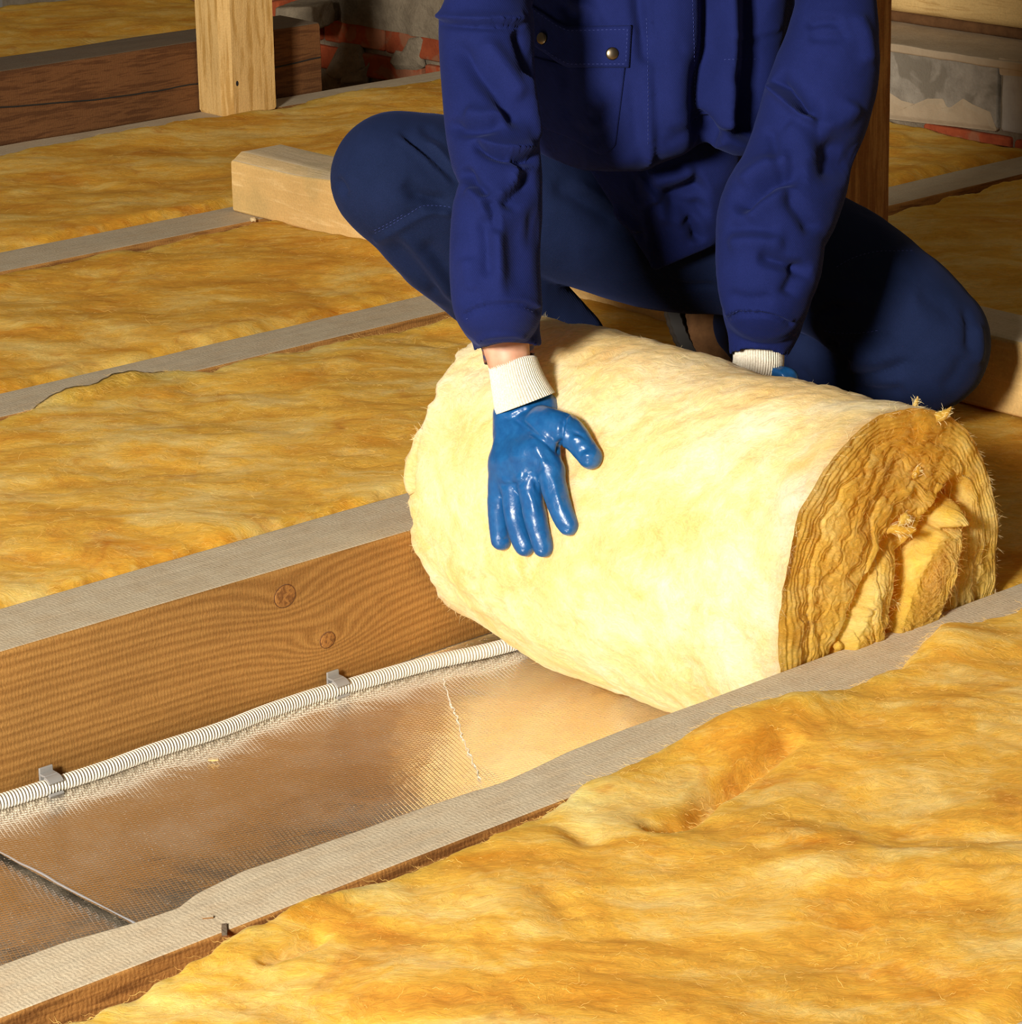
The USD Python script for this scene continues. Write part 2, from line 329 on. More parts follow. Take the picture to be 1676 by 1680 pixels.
def wood_mat(name, dark, light, axis='x', dust=None, dust_amt=0.85, ring=26.0, grain='', saw=70.0, rough=0.75, seed=0.0, sawdepth=0.5, blotch=0.0, blotch_col=(0.1, 0.09, 0.03)):
    """Sawn timber: fibre streaks and growth bands along its axis, saw marks across, and grey dust on faces that look up."""
    sc = {'x': (1.0, 12.0, 12.0), 'y': (12.0, 1.0, 12.0), 'z': (12.0, 12.0, 1.0)}[axis]
    wv = {'x': 'x', 'y': 'y', 'z': 'z'}[axis]
    n = {
        'g': ('geometry', {}),
        'm': ('mapping', {'scale': sc, 'location': (seed, seed * 2.3, seed * 1.1)}),
        'a': ('noise_texture', {'scale': 6.0, 'detail': 8.0, 'roughness': 0.65, 'distortion': 0.25}),
        'k': ('noise_texture', {'scale': 40.0, 'detail': 4.0, 'roughness': 0.6}),
        'v': ('math', {'math_type': 'multiply_add', 'value2': 0.35, 'value3': 0.0}),
        'ramp': ('rgb_ramp', {'ramp': [(0.30, dark), (0.72, light)]}),
        'mixf': ('mix_float', {'fac': 0.55}),
        'big': ('noise_texture', {'scale': 3.0, 'detail': 3.0}),
        'bigr': ('map_range', {'from_min': 0.3, 'from_max': 0.7, 'to_min': 0.78, 'to_max': 1.15}),
        'tone': ('vector_math', {'math_type': 'scale'}),
        'ph': ('math', {'math_type': 'multiply_add', 'value2': 0.9, 'value3': 0.0}),
        'sn': ('math', {'math_type': 'sine'}),
        'sr': ('map_range', {'from_min': -1.0, 'from_max': 1.0, 'to_min': 0.05, 'to_max': 0.95}),
        'saw': ('wave_texture', {'bands_direction': wv, 'scale': saw, 'distortion': 7.0, 'detail': 3.0, 'detail_scale': 1.2}),
        'sf': ('noise_texture', {'scale': 240.0, 'detail': 4.0, 'roughness': 0.7}),
        'b1': ('bump', {'strength': 0.16 * sawdepth, 'distance': 0.003}),
        'b2': ('bump', {'strength': 0.55, 'distance': 0.003}),
        'b3': ('bump', {'strength': 0.4, 'distance': 0.002}),
        'sx': ('separate_xyz', {}),
        'dn': ('map_range', {'from_min': 0.75, 'from_max': 0.95, 'to_min': 0.0, 'to_max': dust_amt if dust else 0.0, 'clamp': True}),
        'dz': ('noise_texture', {'scale': 30.0, 'detail': 6.0, 'roughness': 0.7}),
        'dzr': ('map_range', {'from_min': 0.25, 'from_max': 0.6, 'to_min': 0.75, 'to_max': 1.05, 'clamp': True}),
        'dm': ('math', {'math_type': 'multiply', 'use_clamp': True}),
        'dmix': ('mix_color', {'b': dust or (0.5, 0.5, 0.5)}),
        'bl': ('noise_texture', {'scale': 9.0, 'detail': 2.0}),
        'blr': ('map_range', {'from_min': 0.56, 'from_max': 0.66, 'to_min': 0.0, 'to_max': blotch, 'clamp': True}),
        'blm': ('mix_color', {'b': blotch_col}),
        'dirt': ('vector_math', {'math_type': 'scale'}),
        'dir': ('map_range', {'from_min': 0.2, 'from_max': 0.75, 'to_min': 0.84, 'to_max': 1.12}),
        'p': ('principled_bsdf', {'roughness': rough, 'specular_ior_level': 0.25}),
    }
    l = [('g.position', 'm.vector'), ('m.vector', 'a.vector'), ('g.position', 'k.vector'), ('g.position', 'big.vector'),
         ('big.fac', 'bigr.value'), ('bigr.result', 'tone.scale'), ('mixf.result', 'ramp.fac'), ('a.fac', 'mixf.a'),
         ('ph.value', 'sn.value1'), ('sn.value', 'sr.value'), ('sr.result', 'mixf.b'), ('ramp.color', 'tone.vector1'),
         ('g.position', 'saw.vector'), ('g.position', 'sf.vector'), ('saw.fac', 'b1.height'), ('a.fac', 'b2.height'), ('b1.normal', 'b2.normal'),
         ('sf.fac', 'b3.height'), ('b2.normal', 'b3.normal'), ('b3.normal', 'p.normal'),
         ('g.true_normal', 'sx.vector'), ('sx.z', 'dn.value'), ('g.position', 'dz.vector'), ('dz.fac', 'dzr.value'), ('dn.result', 'dm.value1'),
         ('dzr.result', 'dm.value2'), ('dm.value', 'dmix.fac'), ('tone.vector', 'dmix.a'), ('g.position', 'bl.vector'), ('bl.fac', 'blr.value'),
         ('blr.result', 'blm.fac'), ('dmix.result', 'blm.a'), ('blm.result', 'dirt.vector1'), ('sf.fac', 'dir.value'), ('dir.result', 'dirt.scale'), ('dirt.vector', 'p.base_color')]
    if grain:                                  # growth rings from a field stored on the mesh
        n['at'] = ('attribute', {'attribute': grain})
        n['add'] = ('math', {'math_type': 'multiply_add', 'value2': 9.0}); n['sr'][1].update({'to_min': 0.22, 'to_max': 0.78})
        l += [('a.fac', 'add.value1'), ('at.fac', 'add.value3'), ('add.value', 'ph.value1')]
        n['ph'][1]['value2'] = 1.0
    else:
        n['ph'][1]['value2'] = ring
        l += [('a.fac', 'ph.value1')]
    return mat(name, n, l)

DUST = (0.55, 0.465, 0.325)
joist_wood = wood_mat('joist_wood', (0.17, 0.070, 0.016), (0.36, 0.17, 0.042), 'x', dust=DUST, ring=18)
joist_grain = wood_mat('joist_wood_ringed', (0.235, 0.105, 0.022), (0.36, 0.18, 0.045), 'x', dust=DUST, grain='grain')
dark_wood = wood_mat('dark_beam_wood', (0.10, 0.038, 0.012), (0.165, 0.068, 0.022), 'x', dust=(0.16, 0.125, 0.085), seed=4.0)
timber_wood = wood_mat('fresh_pine', (0.64, 0.41, 0.15), (0.80, 0.56, 0.25), 'y', dust=(0.62, 0.53, 0.39), dust_amt=0.6, ring=10, seed=2.0, blotch=0.22, blotch_col=(0.30, 0.25, 0.10), sawdepth=0.25)
post_wood = wood_mat('post_pine', (0.54, 0.31, 0.085), (0.74, 0.48, 0.18), 'z', ring=14, seed=6.0, sawdepth=0.3)
post_dark = wood_mat('brown_post_wood', (0.32, 0.13, 0.03), (0.52, 0.26, 0.075), 'z', ring=12, seed=8.0)
plate_wood = wood_mat('plate_pine', (0.50, 0.30, 0.10), (0.66, 0.44, 0.17), 'y', ring=16, seed=9.0, sawdepth=0.2)

def stone_mat(name, c1, c2, scale=14.0, c3=None, bump=0.6, rough=0.95):
    return mat(name, {
        'g': ('geometry', {}), 'a': ('noise_texture', {'scale': scale, 'detail': 9.0, 'roughness': 0.7}),
        'r': ('rgb_ramp', {'ramp': [(0.32, c1), (0.68, c2)]}),
        'b': ('noise_texture', {'scale': scale * 0.55, 'detail': 3.0, 'distortion': 0.6}),
        'br': ('map_range', {'from_min': 0.53, 'from_max': 0.60, 'to_min': 0.0, 'to_max': 0.85 if c3 else 0.0, 'clamp': True}),
        'm': ('mix_color', {'b': c3 or c1}),
        'v': ('voronoi_texture', {'scale': scale * 6}), 'f': ('noise_texture', {'scale': scale * 9, 'detail': 5.0, 'roughness': 0.7}),
        'b1': ('bump', {'strength': bump, 'distance': 0.006}), 'b2': ('bump', {'strength': bump, 'distance': 0.003}),
        'p': ('principled_bsdf', {'roughness': rough, 'specular_ior_level': 0.2})},
        [('g.position', 'a.vector'), ('a.fac', 'r.fac'), ('g.position', 'b.vector'), ('b.fac', 'br.value'), ('br.result', 'm.fac'), ('r.color', 'm.a'),
         ('m.result', 'p.base_color'), ('g.position', 'f.vector'), ('a.fac', 'b1.height'), ('f.fac', 'b2.height'), ('b1.normal', 'b2.normal'), ('b2.normal', 'p.normal')])
brick_m = [stone_mat(f'red_brick_{k}', (0.30 * s, 0.055 * s, 0.02 * s), (0.46 * s, 0.10 * s, 0.035 * s), 22, c3=(0.36 * s, 0.15 * s, 0.075 * s)) for k, s in (('a', 1.0), ('b', 0.8), ('c', 1.15))]
mortar_m = stone_mat('old_mortar', (0.17, 0.13, 0.085), (0.33, 0.265, 0.18), 18, bump=1.0)
block_m = stone_mat('concrete_block', (0.21, 0.185, 0.145), (0.36, 0.32, 0.26), 20, c3=(0.19, 0.165, 0.125))
block_m2 = stone_mat('pale_concrete_block', (0.33, 0.30, 0.26), (0.45, 0.42, 0.37), 16)
smear_m = stone_mat('sandy_mortar', (0.37, 0.285, 0.185), (0.46, 0.36, 0.24), 12, bump=0.4)
floor_m = stone_mat('sub_floor_boards', (0.12, 0.09, 0.06), (0.2, 0.15, 0.1), 8)

foil_m = mat('aluminium_foil', {
    'g': ('geometry', {}),
    'rot': ('mapping', {'rotation': (0, 0, 0.30)}),
    'w1': ('wave_texture', {'bands_direction': 'x', 'scale': 62.0, 'distortion': 0.5, 'detail': 1.0}),
    'w2': ('wave_texture', {'bands_direction': 'y', 'scale': 62.0, 'distortion': 0.5, 'detail': 1.0}),
    'mx': ('math', {'math_type': 'maximum'}),
    'pw': ('math', {'math_type': 'power', 'value2': 5.0}),
    'big': ('noise_texture', {'scale': 16.0, 'detail': 3.0, 'distortion': 0.4}),
    'd': ('noise_texture', {'scale': 9.0, 'detail': 9.0, 'roughness': 0.72}),
    'dr': ('map_range', {'from_min': 0.46, 'from_max': 0.74, 'to_min': 0.02, 'to_max': 0.24, 'clamp': True}),
    'sp': ('noise_texture', {'scale': 420.0, 'detail': 2.0}), 'spr': ('map_range', {'from_min': 0.66, 'from_max': 0.72, 'to_min': 0.0, 'to_max': 0.8, 'clamp': True}),
    'dmx': ('math', {'math_type': 'maximum'}),
    'b0': ('bump', {'strength': 0.10, 'distance': 0.02}), 'b1': ('bump', {'strength': 0.30, 'distance': 0.0009}),
    'met': ('principled_bsdf', {'base_color': (0.88, 0.84, 0.77), 'metallic': 1.0, 'roughness': 0.16}),
    'dust': ('principled_bsdf', {'base_color': (0.50, 0.42, 0.31), 'roughness': 0.9}),
    'mix': ('mix_closure', {})},
    [('g.position', 'rot.vector'), ('rot.vector', 'w1.vector'), ('rot.vector', 'w2.vector'), ('w1.fac', 'mx.value1'), ('w2.fac', 'mx.value2'), ('mx.value', 'pw.value1'),
     ('g.position', 'big.vector'), ('g.position', 'd.vector'), ('g.position', 'sp.vector'), ('sp.fac', 'spr.value'), ('d.fac', 'dr.value'), ('dr.result', 'dmx.value1'), ('spr.result', 'dmx.value2'),
     ('big.fac', 'b0.height'), ('pw.value', 'b1.height'), ('b0.normal', 'b1.normal'), ('b1.normal', 'met.normal'),
     ('dmx.value', 'mix.fac'), ('met.BSDF', 'mix.closure1'), ('dust.BSDF', 'mix.closure2')], surface='mix.closure')
lip_glint_m = mat('foil_lip_glint', {'p': ('principled_bsdf', {'base_color': (0.62, 0.65, 0.70), 'metallic': 0.75, 'roughness': 0.3})}, [])  # pale bluish tint paints in a bright reflection along the seam lip
conduit_m = mat('ivory_plastic', {'p': ('principled_bsdf', {'base_color': (0.58, 0.53, 0.44), 'roughness': 0.45})}, [])
clip_m = mat('grey_plastic', {'p': ('principled_bsdf', {'base_color': (0.24, 0.23, 0.215), 'roughness': 0.5})}, [])

def cloth_mat(name, c1, c2, sheen=0.07):
    return mat(name, {
        'g': ('geometry', {}), 'rot': ('mapping', {'rotation': (0.3, 0.5, 0.75)}),
        'w': ('wave_texture', {'bands_direction': 'x', 'scale': 170.0, 'distortion': 1.5, 'detail': 2.0}),
        'n': ('noise_texture', {'scale': 900.0, 'detail': 2.0}), 'a': ('noise_texture', {'scale': 14.0, 'detail': 5.0, 'roughness': 0.6}),
        'mxn': ('mix_float', {'fac': 0.45}),
        'r': ('rgb_ramp', {'ramp': [(0.3, c1), (0.7, c2)]}),
        'b': ('bump', {'strength': 0.22, 'distance': 0.0008}), 'b0': ('bump', {'strength': 0.12, 'distance': 0.01}),
        'p': ('principled_bsdf', {'roughness': 0.9, 'specular_ior_level': 0.12, 'sheen_weight': sheen, 'sheen_roughness': 0.45, 'sheen_tint': (0.25, 0.32, 0.8)})},
        [('g.position', 'rot.vector'), ('rot.vector', 'w.vector'), ('g.position', 'n.vector'), ('g.position', 'a.vector'), ('a.fac', 'mxn.a'), ('n.fac', 'mxn.b'),
         ('mxn.result', 'r.fac'), ('r.color', 'p.base_color'), ('a.fac', 'b0.height'), ('w.fac', 'b.height'), ('b0.normal', 'b.normal'), ('b.normal', 'p.normal')])
navy = cloth_mat('navy_twill', (0.0048, 0.0088, 0.056), (0.0092, 0.015, 0.092))
navy_t = cloth_mat('dusty_navy_twill', (0.0038, 0.0085, 0.031), (0.0085, 0.0155, 0.054))
thread_m = mat('blue_thread', {'p': ('principled_bsdf', {'base_color': (0.03, 0.045, 0.20), 'roughness': 0.8})}, [])
snap_m = mat('antique_brass', {'p': ('principled_bsdf', {'base_color': (0.16, 0.125, 0.085), 'metallic': 1.0, 'roughness': 0.32})}, [])
skin_m = mat('skin', {'g': ('geometry', {}), 'n': ('noise_texture', {'scale': 60.0, 'detail': 5.0}), 'r': ('rgb_ramp', {'ramp': [(0.3, (0.50, 0.24, 0.145)), (0.7, (0.63, 0.34, 0.22))]}),
    'b': ('bump', {'strength': 0.2, 'distance': 0.001}), 'p': ('principled_bsdf', {'roughness': 0.55, 'subsurface_weight': 0.15, 'subsurface_scale': 0.004})},
    [('g.position', 'n.vector'), ('n.fac', 'r.fac'), ('r.color', 'p.base_color'), ('n.fac', 'b.height'), ('b.normal', 'p.normal')])
hair_m = mat('brown_hair', {'p': ('principled_bsdf', {'base_color': (0.05, 0.028, 0.014), 'roughness': 0.5})}, [])
glove_m = mat('blue_nitrile', {'g': ('geometry', {}), 'n': ('noise_texture', {'scale': 90.0, 'detail': 6.0, 'roughness': 0.6}), 'n2': ('noise_texture', {'scale': 420.0, 'detail': 4.0}),
    'r': ('rgb_ramp', {'ramp': [(0.3, (0.005, 0.062, 0.20)), (0.7, (0.010, 0.095, 0.265))]}),
    'b0': ('bump', {'strength': 0.16, 'distance': 0.004}), 'b': ('bump', {'strength': 0.25, 'distance': 0.0007}),
    'p': ('principled_bsdf', {'roughness': 0.31, 'specular_ior_level': 0.5})},
    [('g.position', 'n.vector'), ('g.position', 'n2.vector'), ('n.fac', 'r.fac'), ('r.color', 'p.base_color'), ('n.fac', 'b0.height'), ('n2.fac', 'b.height'), ('b0.normal', 'b.normal'), ('b.normal', 'p.normal')])
knit_m = mat('cream_knit', {'g': ('geometry', {}), 'n': ('noise_texture', {'scale': 500.0, 'detail': 4.0}), 'r': ('rgb_ramp', {'ramp': [(0.3, (0.52, 0.46, 0.35)), (0.7, (0.74, 0.68, 0.56))]}),
    'b': ('bump', {'strength': 0.5, 'distance': 0.001}), 'p': ('principled_bsdf', {'roughness': 0.9, 'sheen_weight': 0.3})},
    [('g.position', 'n.vector'), ('n.fac', 'r.fac'), ('r.color', 'p.base_color'), ('n.fac', 'b.height'), ('b.normal', 'p.normal')])
suede_m = stone_mat('brown_suede', (0.095, 0.042, 0.016), (0.17, 0.080, 0.030), 30, bump=0.3)
rubber_m = mat('dark_rubber', {'p': ('principled_bsdf', {'base_color': (0.014, 0.011, 0.008), 'roughness': 0.85})}, [])
shirt_m = mat('plaid_flannel', {'g': ('geometry', {}), 'w': ('wave_texture', {'bands_direction': 'z', 'scale': 30.0}), 'r': ('rgb_ramp', {'ramp': [(0.3, (0.05, 0.04, 0.09)), (0.7, (0.20, 0.07, 0.04))]}),
    'p': ('principled_bsdf', {'roughness': 0.9})}, [('g.position', 'w.vector'), ('w.fac', 'r.fac'), ('r.color', 'p.base_color')])

# ------------------------------------------------------------------ the attic: joists, wall, beams
HJ, ZF = 0.15, -0.03                             # joist tops and the foil between the joists
def joist(name, y0, y1, x0, x1, label, material=joist_wood, step=0.03, fine=0.02, seed=0, warp=None, group='joists of the attic floor'):
    t = timber_mesh(x1 - x0, y1 - y0, HJ - ZF, r=0.0035, step=step, fine=fine, seed=seed)
    t.apply_translation((x0, (y0 + y1) / 2, (HJ + ZF) / 2))
    if warp is not None: t.vertices = warp(np.array(t.vertices))
    o = obj(name, t, material, smooth=35 if material is not joist_grain else True)
    tag(o, label, 'joist')
    return o, t
XW = 4.50
floor = obj('floor', trimesh.creation.box(bounds=[(-0.6, -0.2, -0.11), (XW, 7.6, -0.034)]), floor_m); tag(floor, kind='structure')
# joist A: its edges waver where the bark was
def warpA(v):
    x = v[:, 0]; top = smooth01((v[:, 2] - 0.05) / 0.09)
    far = np.interp(x, [1.0, 1.26, 1.33, 1.372, 1.40, 1.46, 1.56, 1.66, 1.72, 1.76, 1.80, 1.86, 1.95, 2.05, 2.2, 2.6], [.004, .0, -.012, -.014, -.002, .008, .004, .001, -.003, -.008, -.004, .004, .007, .004, .004, .002])
    v[:, 1] += np.where(v[:, 1] > 2.024, far * top, 0); return v
joist('joist', 1.982, 2.065, 0.5, XW - 0.01, 'nearest grey-topped joist with a wavy edge, between the foil and the front wool', step=0.008, fine=0.01, seed=1, warp=warpA)
oB, tB = joist('joist', 2.705, 2.825, 0.5, XW - 0.01, 'joist showing its tall brown knotty side above the corrugated conduit', material=joist_grain, step=0.006, fine=0.004, seed=2)
v = np.asarray(tB.vertices); KN = [(ony((467, 978), 2.705), 0.014), (ony((537, 1050), 2.705), 0.010), (ony((470, 1010), 2.705), 0.001)]
ph = v[:, 2] / 0.0016 + 9 * noise(np.stack([v[:, 0] * 2.0, v[:, 1] * 9, v[:, 2] * 3], 1), 3) + v[:, 1] * 200
for (c, rr), A in zip(KN, (20.0, 34.0, 3.0)):
    rd = np.sqrt(((v[:, 0] - c[0]) * 0.40) ** 2 + (v[:, 2] - c[2]) ** 2); ph += A * np.exp(-(rd / 0.026) ** 1.3)
floatvar(oB, 'grain', ph * 1.0)
for c, rr in KN[:2]:                                      # the two knots: discs a little proud of the face
    a = np.linspace(0, 2 * np.pi, 28, endpoint=False); prof = [(0.0, 0.0012), (0.5, 0.0012), (0.8, 0.001), (0.93, 0.0006), (1.0, -0.001)]
    rings = np.array([[(c[0] + rr * q * 1.12 * math.cos(w), 2.7046 - h, c[2] + rr * q * math.sin(w) * (1 + 0.06 * math.sin(2 * w))) for w in a] for q, h in prof[::-1]])
    kn = tube_mesh(rings); o = obj('knot', kn, wood_mat(f'knot_wood_{int(rr*1e4)}', (0.17, 0.065, 0.014), (0.32, 0.14, 0.032), 'y', ring=30), oB, smooth=40)
    rim = tube([(c[0] + rr * 1.14 * math.cos(w), 2.7049, c[2] + rr * 1.02 * math.sin(w)) for w in np.append(a, a[0])], 0.0006, 5, caps=False)
    obj('knot_rim', rim, dark_wood, oB, smooth=True)
joist('joist', 3.482, 3.588, 0.9, XW - 0.01, 'third joist from the front, crossing the picture just behind the worker', seed=3, step=0.02)
joist('joist', 4.213, 4.335, 1.2, XW - 0.01, 'joist that carries the cut end of the loose pine timber', seed=4, step=0.02)
joist('joist', 5.040, 5.125, 1.5, XW - 0.01, 'farthest joist, against the foot of the dark brown beam and under the post', seed=5)
joist('joist', 1.305, 1.402, 0.5, XW - 0.01, 'joist whose grey edge peeps out at the bottom right corner', seed=6)
joist('joist', 6.68, 6.80, 2.2, 4.05, 'dim joist beyond the dark beam at the top left corner', seed=7)

# dark old beam standing on the far joists
bm = timber_mesh(1.9, 0.15, 0.155, r=0.008, seed=11, rough=0.002)
bm.apply_translation((2.025, 5.205, 0.222))
beam = obj('old_beam', bm, dark_wood, smooth=35); tag(beam, 'dark reddish-brown old beam lying beyond the farthest joist, cracked along its face', 'beam')
xs = np.linspace(2.6, 3.92, 50); zc = 0.222 + 0.012 * np.sin(xs * 5) - 0.012 * (xs - 3.2)
ck = tube(np.stack([xs, np.full(50, 5.1290), zc + 0.003 * noise(np.stack([xs * 30, xs * 0, xs * 0], 1))], 1), 0.0016, 6); obj('crack', ck, rubber_m, beam, smooth=True)

# post at the left, bevelled on its left arris
loop = np.array([(3.590, 5.045), (3.612, 5.030), (3.722, 5.030), (3.722, 5.124), (3.590, 5.124)])
zz = np.linspace(0.150, 1.75, 60); wob = lambda z, k: 0.0015 * (noise(np.array([[z * 9, k * 3.7, 0.5]]))[0] - 0.5)
R = np.array([[(p[0] + wob(z, i), p[1] + wob(z, i + 9), z) for i, p in enumerate(dense_loop(loop, 0.02))] for z in zz])
lowc = R[0].copy(); R[0] = lowc.mean(0) + (lowc - lowc.mean(0)) * 0.96; R[0, :, 2] = 0.150; R[1, :, 2] = 0.156
post = obj('post', tube_mesh(R), post_wood, smooth=30); tag(post, 'pale yellow pine post standing on the farthest joist before the dark beam', 'post')
pk = ony((389, 137), 5.030); kn = trimesh.creation.icosphere(2, 0.006); kn.vertices = kn.vertices * (0.6, 0.25, 1.0) + (pk[0], 5.0302, pk[2]); obj('knot', kn, rubber_m, post, smooth=True)

# loose pine timber across the joists
tm = timber_mesh(3.6, 0.118, 0.107, r=0.006, seed=21, rough=0.0015, step=0.02)
tm.apply_transform(RZ(90)); tm.apply_translation((3.074 + 0.059, 0.70, HJ + 0.0535))
vv = np.array(tm.vertices)
vv[:, 2] -= np.where((vv[:, 2] > HJ + 0.09) & (vv[:, 0] < 3.09), 0.012 * smooth01((vv[:, 1] - 3.9) / 0.25), 0)     # wane on the front arris near the end
tm.vertices = vv
o = obj('loose_timber', tm, timber_wood, smooth=40); tag(o, 'square pale pine timber laid across the joists, passing behind the worker', 'timber')

# brown post behind the worker
p2 = timber_mesh(1.6, 0.11, 0.10, r=0.004, seed=31); p2.apply_transform(RY(-90)); ce = onx((1461, 200), 3.36)
p2.apply_translation((3.26 + 0.05, ce[1] + 0.055, HJ)); p2.apply_translation((0, 0, 0))
o = obj('post', p2, post_dark, smooth=35); tag(o, 'brown wooden post half hidden behind the worker\'s left arm', 'post')

# end wall: brick below, blocks above, all pieces their own meshes
wall = empty('wall_back', (0, 0, 0)); tag(wall, kind='structure')
core = trimesh.creation.box(bounds=[(XW + 0.012, 1.0, -0.09), (XW + 0.28, 7.4, 0.300)])
obj('mortar_core', core, mortar_m, wall)
def rough_box(lo, hi, amp, seed, step=0.02):
    c = (np.array(lo) + hi) / 2; s = np.array(hi) - lo
    b = tri(rbox(*s, r=min(0.006, s.min() * 0.2)).refine_to_length(step)); b.apply_translation(c)
    n = vnormals(b); b.vertices = np.asarray(b.vertices) + n * ((fbm(np.asarray(b.vertices) * 28, 3, seed) - 0.5) * 2 * amp)[:, None]; return b
k = 0
for row, (z0, z1) in enumerate(((0.030, 0.091), (0.101, 0.163))):
    y = 3.05 + 0.13 * row
    while y < 6.9:
        L = 0.25 if (k % 3) else 0.235
        if y + L < 4.15 or y > 4.9:
            prt = rng.uniform(-0.004, 0.004)
            obj('brick', rough_box((XW + prt, y, z0), (XW + 0.11, y + L - 0.012, z1 - rng.uniform(0, 0.004)), 0.002, k, 0.03), brick_m[k % 3], wall, smooth=50)
        y += L; k += 1
for i, (ya, yb, m_) in enumerate(((1.6, 2.2, block_m), (2.21, 2.80, block_m2), (2.81, 3.105, block_m), (3.115, 3.703, block_m2), (3.713, 4.30, block_m))):
    obj('block', rough_box((XW, ya, 0.171), (XW + 0.2, yb, 0.300), 0.002, 70 + i, 0.02), m_, wall, smooth=50)
obj('mortar_cap', rough_box((XW - 0.006, 1.6, 0.296), (XW + 0.24, 4.32, 0.3135), 0.0025, 80, 0.02), smear_m, wall, smooth=50)
def smear(poly_px, thick, seed, m_, x=XW):
    """a skim of mortar smeared on the wall face"""
    import shapely.geometry as sg
    P = np.array([onx(p, x)[1:] for p in poly_px]); g = sg.Polygon(P).buffer(0.014).buffer(-0.010).simplify(0.0006)
    e = trimesh.creation.extrude_polygon(g, thick + 0.006, engine='earcut').subdivide_to_size(0.012)
    w = np.asarray(e.vertices); bnd = np.array([g.exterior.distance(sg.Point(*q)) for q in w[:, :2]])
    h = np.where(w[:, 2] > 0.003, smooth01(bnd / 0.012) * thick * (0.6 + 0.8 * fbm(w * 40 + seed, 3, seed)), -0.006)
    return trimesh.Trimesh(np.stack([x - h - 0.0005, w[:, 0], w[:, 1]], 1), e.faces, process=False)
obj('mortar_smear', smear([(1455, 192), (1455, 152), (1478, 168), (1500, 174), (1522, 165), (1545, 165), (1552, 182), (1562, 178), (1580, 165), (1594, 174), (1622, 186), (1632, 212), (1560, 204)], 0.004, 1, smear_m), smear_m, wall)
obj('mortar_smear', smear([(1640, 98), (1676, 103), (1700, 106), (1700, 124), (1642, 120)], 0.003, 2, smear_m), smear_m, wall)
for i, pp in enumerate(([(672, 62), (690, 58), (697, 64), (690, 92), (694, 108), (684, 114), (650, 112), (641, 102), (650, 82), (662, 84)], [(560, 72), (590, 76), (592, 82), (600, 112), (580, 130), (552, 132), (535, 120)],
                       [(602, 110), (608, 100), (603, 118), (600, 136), (560, 140), (562, 126), (585, 112)])):
    obj('mortar_smear', smear(pp, 0.008, 10 + i, mortar_m), mortar_m, wall)
# rubble masonry above the brick on the left
n, m_ = 150, 60
yy, zz = np.meshgrid(np.linspace(4.33, 7.2, n), np.linspace(0.158, 1.2, m_), indexing='ij')
hh = 0.05 * (fbm(np.stack([yy * 9, zz * 12, yy * 0], -1), 5, 3) - 0.5) + 0.03 * (ridged(np.stack([yy * 5, zz * 9, yy * 0 + 3], -1), 3, 8) - 0.7)
front = np.stack([XW - 0.004 + hh, yy, zz], -1); back = front.copy(); back[..., 0] = XW + 0.2
obj('rubble_masonry', tube_mesh(np.concatenate([front, back[:, ::-1]], 1)), mortar_m, wall, smooth=60)

# wall plate and a dark shadow-gap strip above the ledge on the right
pl = timber_mesh(3.1, 0.16, 0.16, r=0.022, seed=41, step=0.02); pl.apply_transform(RZ(90)); pl.apply_translation((4.685 + 0.08, 1.5, 0.3135 + 0.022 + 0.08))
o = obj('wall_plate', pl, plate_wood, smooth=45); tag(o, 'pale round-edged timber plate lying on the concrete block wall', 'beam')
sh = timber_mesh(3.1, 0.10, 0.024, r=0.008, seed=43); sh.apply_transform(RZ(90)); sh.apply_translation((4.70 + 0.05, 1.5, 0.3135 + 0.011))
o = obj('bark_strip', sh, suede_m, smooth=45); tag(o, 'dark strip standing in for the shadow gap under the pale wall plate', 'shadow_strip')  # added strip, its dark colour paints the shade in the gap under the plate
# broken brick lumps by the end of the dark beam
for i, (u, v_, sz) in enumerate(((470, 12, 0.05), (500, 20, 0.07), (450, 8, 0.04), (515, 5, 0.06))):
    c = onz((u, v_ + 8), 0.19); b = rough_box(np.array([-sz, -sz * 0.7, -0.03]), np.array([sz, sz * 0.7, 0.03]), 0.008, 90 + i, 0.015); b.apply_transform(RZ(30 * i)); b.apply_transform(RX(8 * i - 10)); b.apply_translation((c[0], c[1], 0.19 + 0.004 * i))
    o = obj('brick_lump', b, brick_m[i % 3] if i % 2 == 0 else mortar_m, smooth=50); tag(o, ['broken red brick lump in the dark behind the beam end, second from the left', 'largest grey mortar lump in the dark by the rubble wall', 'small red brick lump, leftmost of the rubble behind the dark beam', 'grey mortar lump highest in the rubble corner'][i], 'rubble')
# ------------------------------------------------------------------ mineral wool laid between the joists
def wool_height(x, y, seed, amp):
    a, b = 0.75 * x - 0.66 * y, 0.66 * x + 0.75 * y
    z0 = np.zeros_like(x)
    w1 = noise(np.stack([a * 5, b * 5, z0], -1), seed + 1); w2 = noise(np.stack([a * 5, b * 5, z0 + 7], -1), seed + 2)
    a2, b2 = a + 0.10 * (w1 - 0.5), b + 0.10 * (w2 - 0.5)
    h = 0.030 * (fbm(np.stack([a2 * 4, b2 * 6, z0], -1), 3, seed) - 0.5)
    h += 0.013 * (fbm(np.stack([a2 * 10, b2 * 16, z0 + 2], -1), 4, seed + 20) - 0.5) + 0.006 * (ridged(np.stack([a2 * 6, b2 * 14, z0 + 3], -1), 3, seed + 30) - 0.72)
    h += 0.0028 * (fbm(np.stack([a2 * 45, b2 * 75, z0 + 5], -1), 3, seed + 40) - 0.5)
    return 0.75 * amp * h
